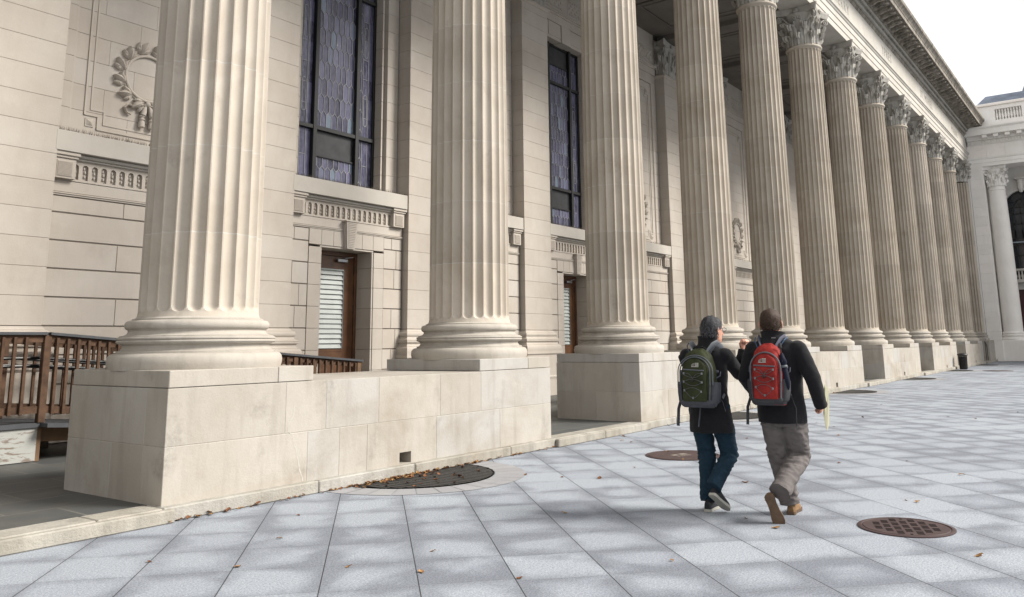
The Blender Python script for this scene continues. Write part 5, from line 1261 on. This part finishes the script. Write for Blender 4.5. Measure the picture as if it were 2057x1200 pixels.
ell_loft(b, [(V(2.28, -5.51, .78), .11, .12, l1, f1), (V(2.275, -5.51, .86), .16, .125, l1, f1), (V(2.26, -5.51, .95), .14, .10, l1, f1)])
weld(b, 'trousers', M['khaki'], Rm, .009, 2, folds(.0105, (9, 9, 20), (26, 26, 44), 5, [(.50, .11), (.18, .09), (.78, .08)]), cuts=[(c_ - (k_ - c_).normalized() * .0, -(k_ - c_).normalized(), .2) for k_, c_ in ((kL, aL), (kR, aR))])
shoe('shoe', Rm, V(2.365, -5.50, .003), V(2.64, -5.47, .003), UPV, M['suede'], M['tan_sole'], .30, .05)
shoe('shoe', Rm, V(1.905, -5.478, .235), V(1.975, -5.55, -.04), V(1, .3, .1), M['suede'], M['tan_sole'], .29, .052)
hair('hair', M['hair_brown'], Rm, hc2, fh2, .010, -.056, 1600, .012, 8, h=1.05)
# ---- backpacks, built in a local frame: x to the wearer's right, y outward from the back, z up
M['pack_green'] = cloth('olive green pack nylon', (.027, .033, .014), .65, var=.4, bump=.5, bscale=180); M['pack_grey'] = cloth('grey pack nylon', (.062, .066, .078), .7, bump=.25, bscale=180); M['pack_red'] = cloth('red pack nylon', (.215, .02, .017), .65, var=.35, bump=.6, bscale=180)
M['pack_dark'] = cloth('charcoal pack nylon', (.045, .046, .05), .7); M['cord'] = simple('grey elastic cord', (.11, .11, .115), .6, .3); M['trim'] = simple('silver grey trim', (.13, .145, .165), .5, .4); M['logo'] = simple('white embroidery', (.60, .58, .53), .8, .2, var=.05); M['strap_blue'] = cloth('slate strap webbing', (.085, .09, .12), .8)
M['cord_loop'] = simple('pale cord loops', (.20, .21, .22), .6, .3)
M['blue_trim'] = simple('blue strap piping', (.06, .12, .22), .6, .3)
def sup(cx, cy, z, rx, ry0, ry1, n=32, e=.62):
    row = []
    for k in range(n):
        t = 2 * math.pi * k / n; x, y = math.cos(t), math.sin(t); x = math.copysign(abs(x) ** e, x); y = math.copysign(abs(y) ** e, y)
        row.append((cx + rx * x, cy + (ry1 if y > 0 else ry0) * y, z))
    return row
def crumple(mb, amp, s, seed):
    for i, v in enumerate(mb.v):
        q = Vector(v); nz = noise.noise(q * s + Vector((seed, 0, 0))); n2 = noise.noise(q * s * 2.4); mb.v[i] = (v[0] + amp * nz * .6, v[1] + amp * (nz + n2 * .5), v[2] + amp * n2 * .3)
def backpack(name, label, loc, rz, main, tilt, wd, h, sc_, logo_word):
    P_ = empty(name, loc, rz); P_.rotation_euler = (tilt, 0, rz); tag(P_, label, 'backpack')
    k = h / .52; W_ = wd / 2; isr = main == 'pack_red'
    def lerp_rows(zs, fn): return [fn(z) for z in zs]
    b = MB(); N_ = 16; rows = []
    for i in range(N_ + 1):
        t = i / N_; z = h * t; wv = W_ * (.80 + .22 * math.sin(math.pi * min(1, t * 1.15 + .12)) ** .8) * (1 if t < .72 else math.sqrt(max(.05, 1 - ((t - .72) / .30) ** 2.2))); dp = .095 * (.75 + .35 * math.sin(math.pi * (t * .8 + .1)))
        if t > .8: dp *= max(.35, 1 - ((t - .8) / .2) ** 2 * .65)
        rows.append(sup(0, .07, z, wv, .07, dp))
    b.loft(rows, True, .5); crumple(b, .010, 10, 1); body = b.build('main_compartment', M[main], P_, 60)
    # coloured hood over the top and sides
    b = MB(); rows = []
    for i in range(11):
        t = .56 + .45 * i / 10; z = h * t; wv = W_ * 1.025 * (.80 + .22 * math.sin(math.pi * min(1, t * 1.15 + .12)) ** .8) * (1 if t < .72 else math.sqrt(max(.04, 1 - ((t - .72) / .30) ** 2.2))); dp = .088 * (1 - max(0, (t - .8) / .2) ** 2 * .6)
        rows.append(sup(0, .055, z + .008, wv, .055, dp * (.85 + .1 * t)))
    b.loft(rows, True, .5); crumple(b, .009, 11, 4); b.build('hood', M[main], P_, 60)
    # front pocket, rounded at the top
    b = MB(); rows = []; pw = W_ * .74; fy = .150
    for i in range(13):
        t = i / 12; z = h * (.09 + .73 * t); wv = pw * (.94 + .06 * t) * (1 if t < .75 else math.sqrt(max(.08, 1 - ((t - .75) / .265) ** 2))); rows.append(sup(0, fy, z, wv, .03, .045 * (.8 + .3 * math.sin(math.pi * t)), 28, .5))
    b.loft(rows, True, .5); crumple(b, .008, 14, 7); b.build('front_pocket', M[main], P_, 60)
    # piping / zip arcs
    b = MB()
    for off, r_ in ((.022, .006), (.045, .005)) if not isr else ((.020, .007),):
        pts = [( (pw + off) * math.cos(a) * (1 if abs(math.cos(a)) < .98 else 1), fy + .02 - off * .35, h * .60 + (h * .235 + off * .7) * math.sin(a)) for a in [math.pi * q / 20 for q in range(21)]]
        pts = [(pts[0][0], pts[0][1], h * .38)] + pts + [(pts[-1][0], pts[-1][1], h * .38)]; b.tube(pts, r_, 7)
    b.tube([(x, fy + .046 + .003 * math.cos(x * 20), h * .635 + .006 * math.sin(x * 9)) for x in [pw * .82 * (q / 6 * 2 - 1) for q in range(7)]], .0065, 6)
    b.build('zip', M['trim'], P_)
    # base panel and mesh side pockets
    b = MB(); b.loft([sup(0, .07, -.008, W_ * .80, .06, .075), sup(0, .07, .01, W_ * .95, .07, .098), sup(0, .07, .045 * k, W_ * 1.02, .07, .108), sup(0, .07, .06 * k, W_ * 1.0, .07, .104)], True); b.build('base_panel', M['pack_dark' if isr else 'pack_grey'], P_, 50)
    for q in (-1, 1):
        b = MB(); b.loft([sup(q * W_ * .90, .075, z, rx, .07, .065, 20, .8) for z, rx in ((.03, .02), (.05, .036), (.12, .046), (.19, .048), (.215, .044))], True); crumple(b, .010, 22, q * 5); b.build('side_pocket', M['pack_grey' if not isr else 'pack_dark'], P_, 60)
        b = MB(); b.tube([(q * W_ * .80, fy - .0, h * .10), (q * W_ * .84, fy + .0, h * .35), (q * W_ * .80, fy - .004, h * .60)], [.016, .018, .008], 8, flat=(1, .5)); b.build('side_panel', M['pack_grey'], P_)
    # zig-zag cord with toggles
    b = MB(); tg = MB(); yy = lambda x, z: fy + .048 + .008 * math.sin(math.pi * min(1, max(0, (z / h - .09) / .73)))
    zs = [.57, .42, .26]; xw = pw * .70
    def curve(a, c_, b_, n=12): return [( (1 - t) ** 2 * a[0] + 2 * t * (1 - t) * c_[0] + t * t * b_[0], 0, (1 - t) ** 2 * a[1] + 2 * t * (1 - t) * c_[1] + t * t * b_[1]) for t in [q / n for q in range(n + 1)]]
    arcs = [((-xw, .57), (-xw * .3, .60), (0, .47)), ((xw, .575), (xw * .3, .60), (0, .47)), ((-xw, .57), (-xw * .2, .44), (xw, .575 - .02)), ((-xw, .42), (0, .52), (xw, .43)), ((-xw, .42), (0, .30), (xw, .43)), ((-xw * .9, .26), (0, .385), (xw * .95, .28)), ((-xw * .9, .26), (-xw * .3, .145), (0, .15)), ((xw * .95, .28), (xw * .3, .15), (0, .15))]
    for A_, c_, B_ in arcs:
        pts = curve((A_[0], A_[1] * h), (c_[0], c_[1] * h), (B_[0], B_[1] * h)); b.tube([(x, yy(x, z) + .003, z) for x, _, z in pts], .0026, 5)
    b.build('cord', M['cord'], P_)
    for x, z in ((-xw, .57), (xw, .575), (-xw, .42), (xw, .43), (-xw * .9, .26), (xw * .95, .28), (0, .15)): tg = MB(); tg.box(x - .007, x + .007, yy(x, z * h) - .002, yy(x, z * h) + .009, z * h - .010, z * h + .010, .002); tg.build('cord_loop', M['cord_loop'], P_)
    q = MB(); q.ball((0, yy(0, .46 * h) + .01, .455 * h), .011, 8, .5, (1, .8, 1.3)); q.build('toggle', M['dark_metal'], P_)
    # embroidered badge: three quarter arcs rising from the lines of a word
    q = MB(); bx, bz, by = (.012 if isr else -.02), h * .715, fy + .046
    for r_ in (.012, .020, .028): q.tube([(bx + .006 + r_ * math.sin(a) , by + .002, bz - .006 + r_ * math.cos(a) * .85) for a in [math.pi / 2 * s / 6 for s in range(7)]], .0028, 5, flat=(1, .6))
    for s in range(3): q.box(bx - .030, bx + .002, by - .004, by + .003, bz - .004 + s * .010, bz + .002 + s * .010)
    q.box(bx - .030, bx + .036, by - .004, by + .003, bz - .014, bz - .008); q.build('badge', M['logo'], P_)
    # shoulder straps, haul loop, hip and chest webbing
    for s in (-1, 1):
        q = MB(); x0 = s * W_ * .50; q.tube([(x0 * .75, .05, h * .88), (x0 * .95, .03, h * .99), (x0 * 1.25, .005, h * 1.08), (x0 * 1.4, -.06, h * 1.135), (x0 * 1.5, -.16, h * 1.06), (x0 * 1.5, -.235, h * .84), (x0 * 1.5, -.25, h * .55), (x0 * 1.8, -.19, h * .30), (x0 * 2.0, -.06, h * .16)], [.034, .036, .037, .036, .034, .032, .028, .014, .012], 10, flat=(1, .26) if True else None)
        st_ = q.build('shoulder_strap', M['trim' if not isr else 'strap_blue'], P_, 60)
        q = MB(); q.tube([(x0 * .75 + s * .030, .056, h * .885), (x0 * .95 + s * .034, .038, h * .99), (x0 * 1.25 + s * .036, .014, h * 1.08), (x0 * 1.4 + s * .036, -.05, h * 1.14)], .005, 6); q.build('strap_piping', M['blue_trim' if isr else 'pack_grey'], st_)
        q = MB(); q.tube([(s * W_ * .95, .05, h * .22), (s * W_ * 1.22, .03, h * .10), (s * (W_ + .060), .03, h * -.05), (s * (W_ + .062), .04, -.175 if (s > 0 or isr) else -.02)], .019, 6, flat=(1, .16)); q.build('hip_belt', M['pack_dark' if isr else 'pack_grey'], P_, 50)
        q = MB(); q.box(s * W_ - .012, s * W_ + .030, .035, .055, h * .60, h * .645, .004); q.tube([(s * W_ * .95, .06, h * .5), (s * (W_ + .028), .05, h * .55), (s * (W_ + .03), .04, h * .62)], .006, 6); q.build('compression_buckle', M['strap_blue'], P_)
    q = MB(); q.tube([(-.045, .01, h * .93), (-.04, -.01, h * 1.03), (0, -.015, h * 1.075), (.04, -.01, h * 1.03), (.045, .01, h * .93)], .009, 7, flat=(1, .5)); q.build('haul_loop', M['pack_dark'], P_)
    if not isr: q = MB(); q.tube([(.0, .05, .0), (.008, .05, -.06), (.025, .045, -.175)], .015, 6, flat=(1, .15)); q.build('hanging_strap', M['trim'], P_, 50)
    return P_
gpk = backpack('backpack', 'olive green and grey backpack with criss-cross cord on the grey-haired man', (1.950, -4.87, .935), R(90), 'pack_green', R(4), .33, .50, 1, '')
rpk = backpack('backpack', 'red backpack with grey trim and criss-cross cord on the brown-haired man', (2.065, -5.47, .965), R(93), 'pack_red', R(4), .30, .51, 1, '')
text_mesh('BOREALIS', .016, 'strap_lettering', M['cord'], gpk, (0, .176, .022), (R(90), 0, R(180)), .001, 1.3)
text_mesh('TERRABYTE', .016, 'strap_lettering', M['cord'], rpk, (.0, .176, .022), (R(90), 0, R(180)), .001, 1.4)
# folded umbrella in the side pocket and papers in the hand
M['navy'] = cloth('navy umbrella cloth', (.008, .010, .022), .7)
U = empty('folded_umbrella', (1.985, -5.640, 1.10), 0); U.rotation_euler = (R(-7), R(2), 0); tag(U, 'folded navy umbrella in the right side pocket of the red backpack', 'umbrella')
q = MB(); q.lathe([(.012, 0), (.024, .02), (.034, .08), (.030, .16), (.022, .20), (.038, .23), (.024, .28), (.010, .31)], 14)
crumple(q, .016, 24, 2); q.build('canopy', M['navy'], U, 60)
q = MB(); q.lathe([(.033, .185), (.035, .19), (.035, .20), (.033, .205)], 14); q.build('tie_band', M['trim'], U); q = MB(); q.lathe([(.006, .30), (.006, .35), (.014, .355), (.013, .39), (.004, .395)], 10); q.build('handle', M['dark_metal'], U)
PP = MB(); M['paper'] = simple('pale yellow paper', (.62, .60, .42), .8, .3, var=.04)
V = _V
pw0 = V(2.42, -5.81, .93)
PP.add([pw0 + V(-.03, -.02, .20), pw0 + V(.02, -.035, .17), pw0 + V(.03, -.015, -.12), pw0 + V(.0, -.0, -.18), pw0 + V(-.02, .01, -.06), pw0 + V(-.027, -.019, .20), pw0 + V(.023, -.034, .17), pw0 + V(.033, -.014, -.12), pw0 + V(.003, .001, -.18), pw0 + V(-.017, .011, -.06)], [(0, 1, 2, 3, 4), (9, 8, 7, 6, 5), (0, 5, 6, 1), (1, 6, 7, 2), (2, 7, 8, 3), (3, 8, 9, 4), (4, 9, 5, 0)])
for k in range(2): PP.add([(x + .004 * (k + 1), y - .003 * (k + 1), z - .012 * (k + 1)) for x, y, z in PP.v[:5]], [(0, 1, 2, 3, 4)])
tag(PP.build('papers', M['paper'], None), 'folded pale yellow papers in the right hand of the man with the red backpack', 'papers')
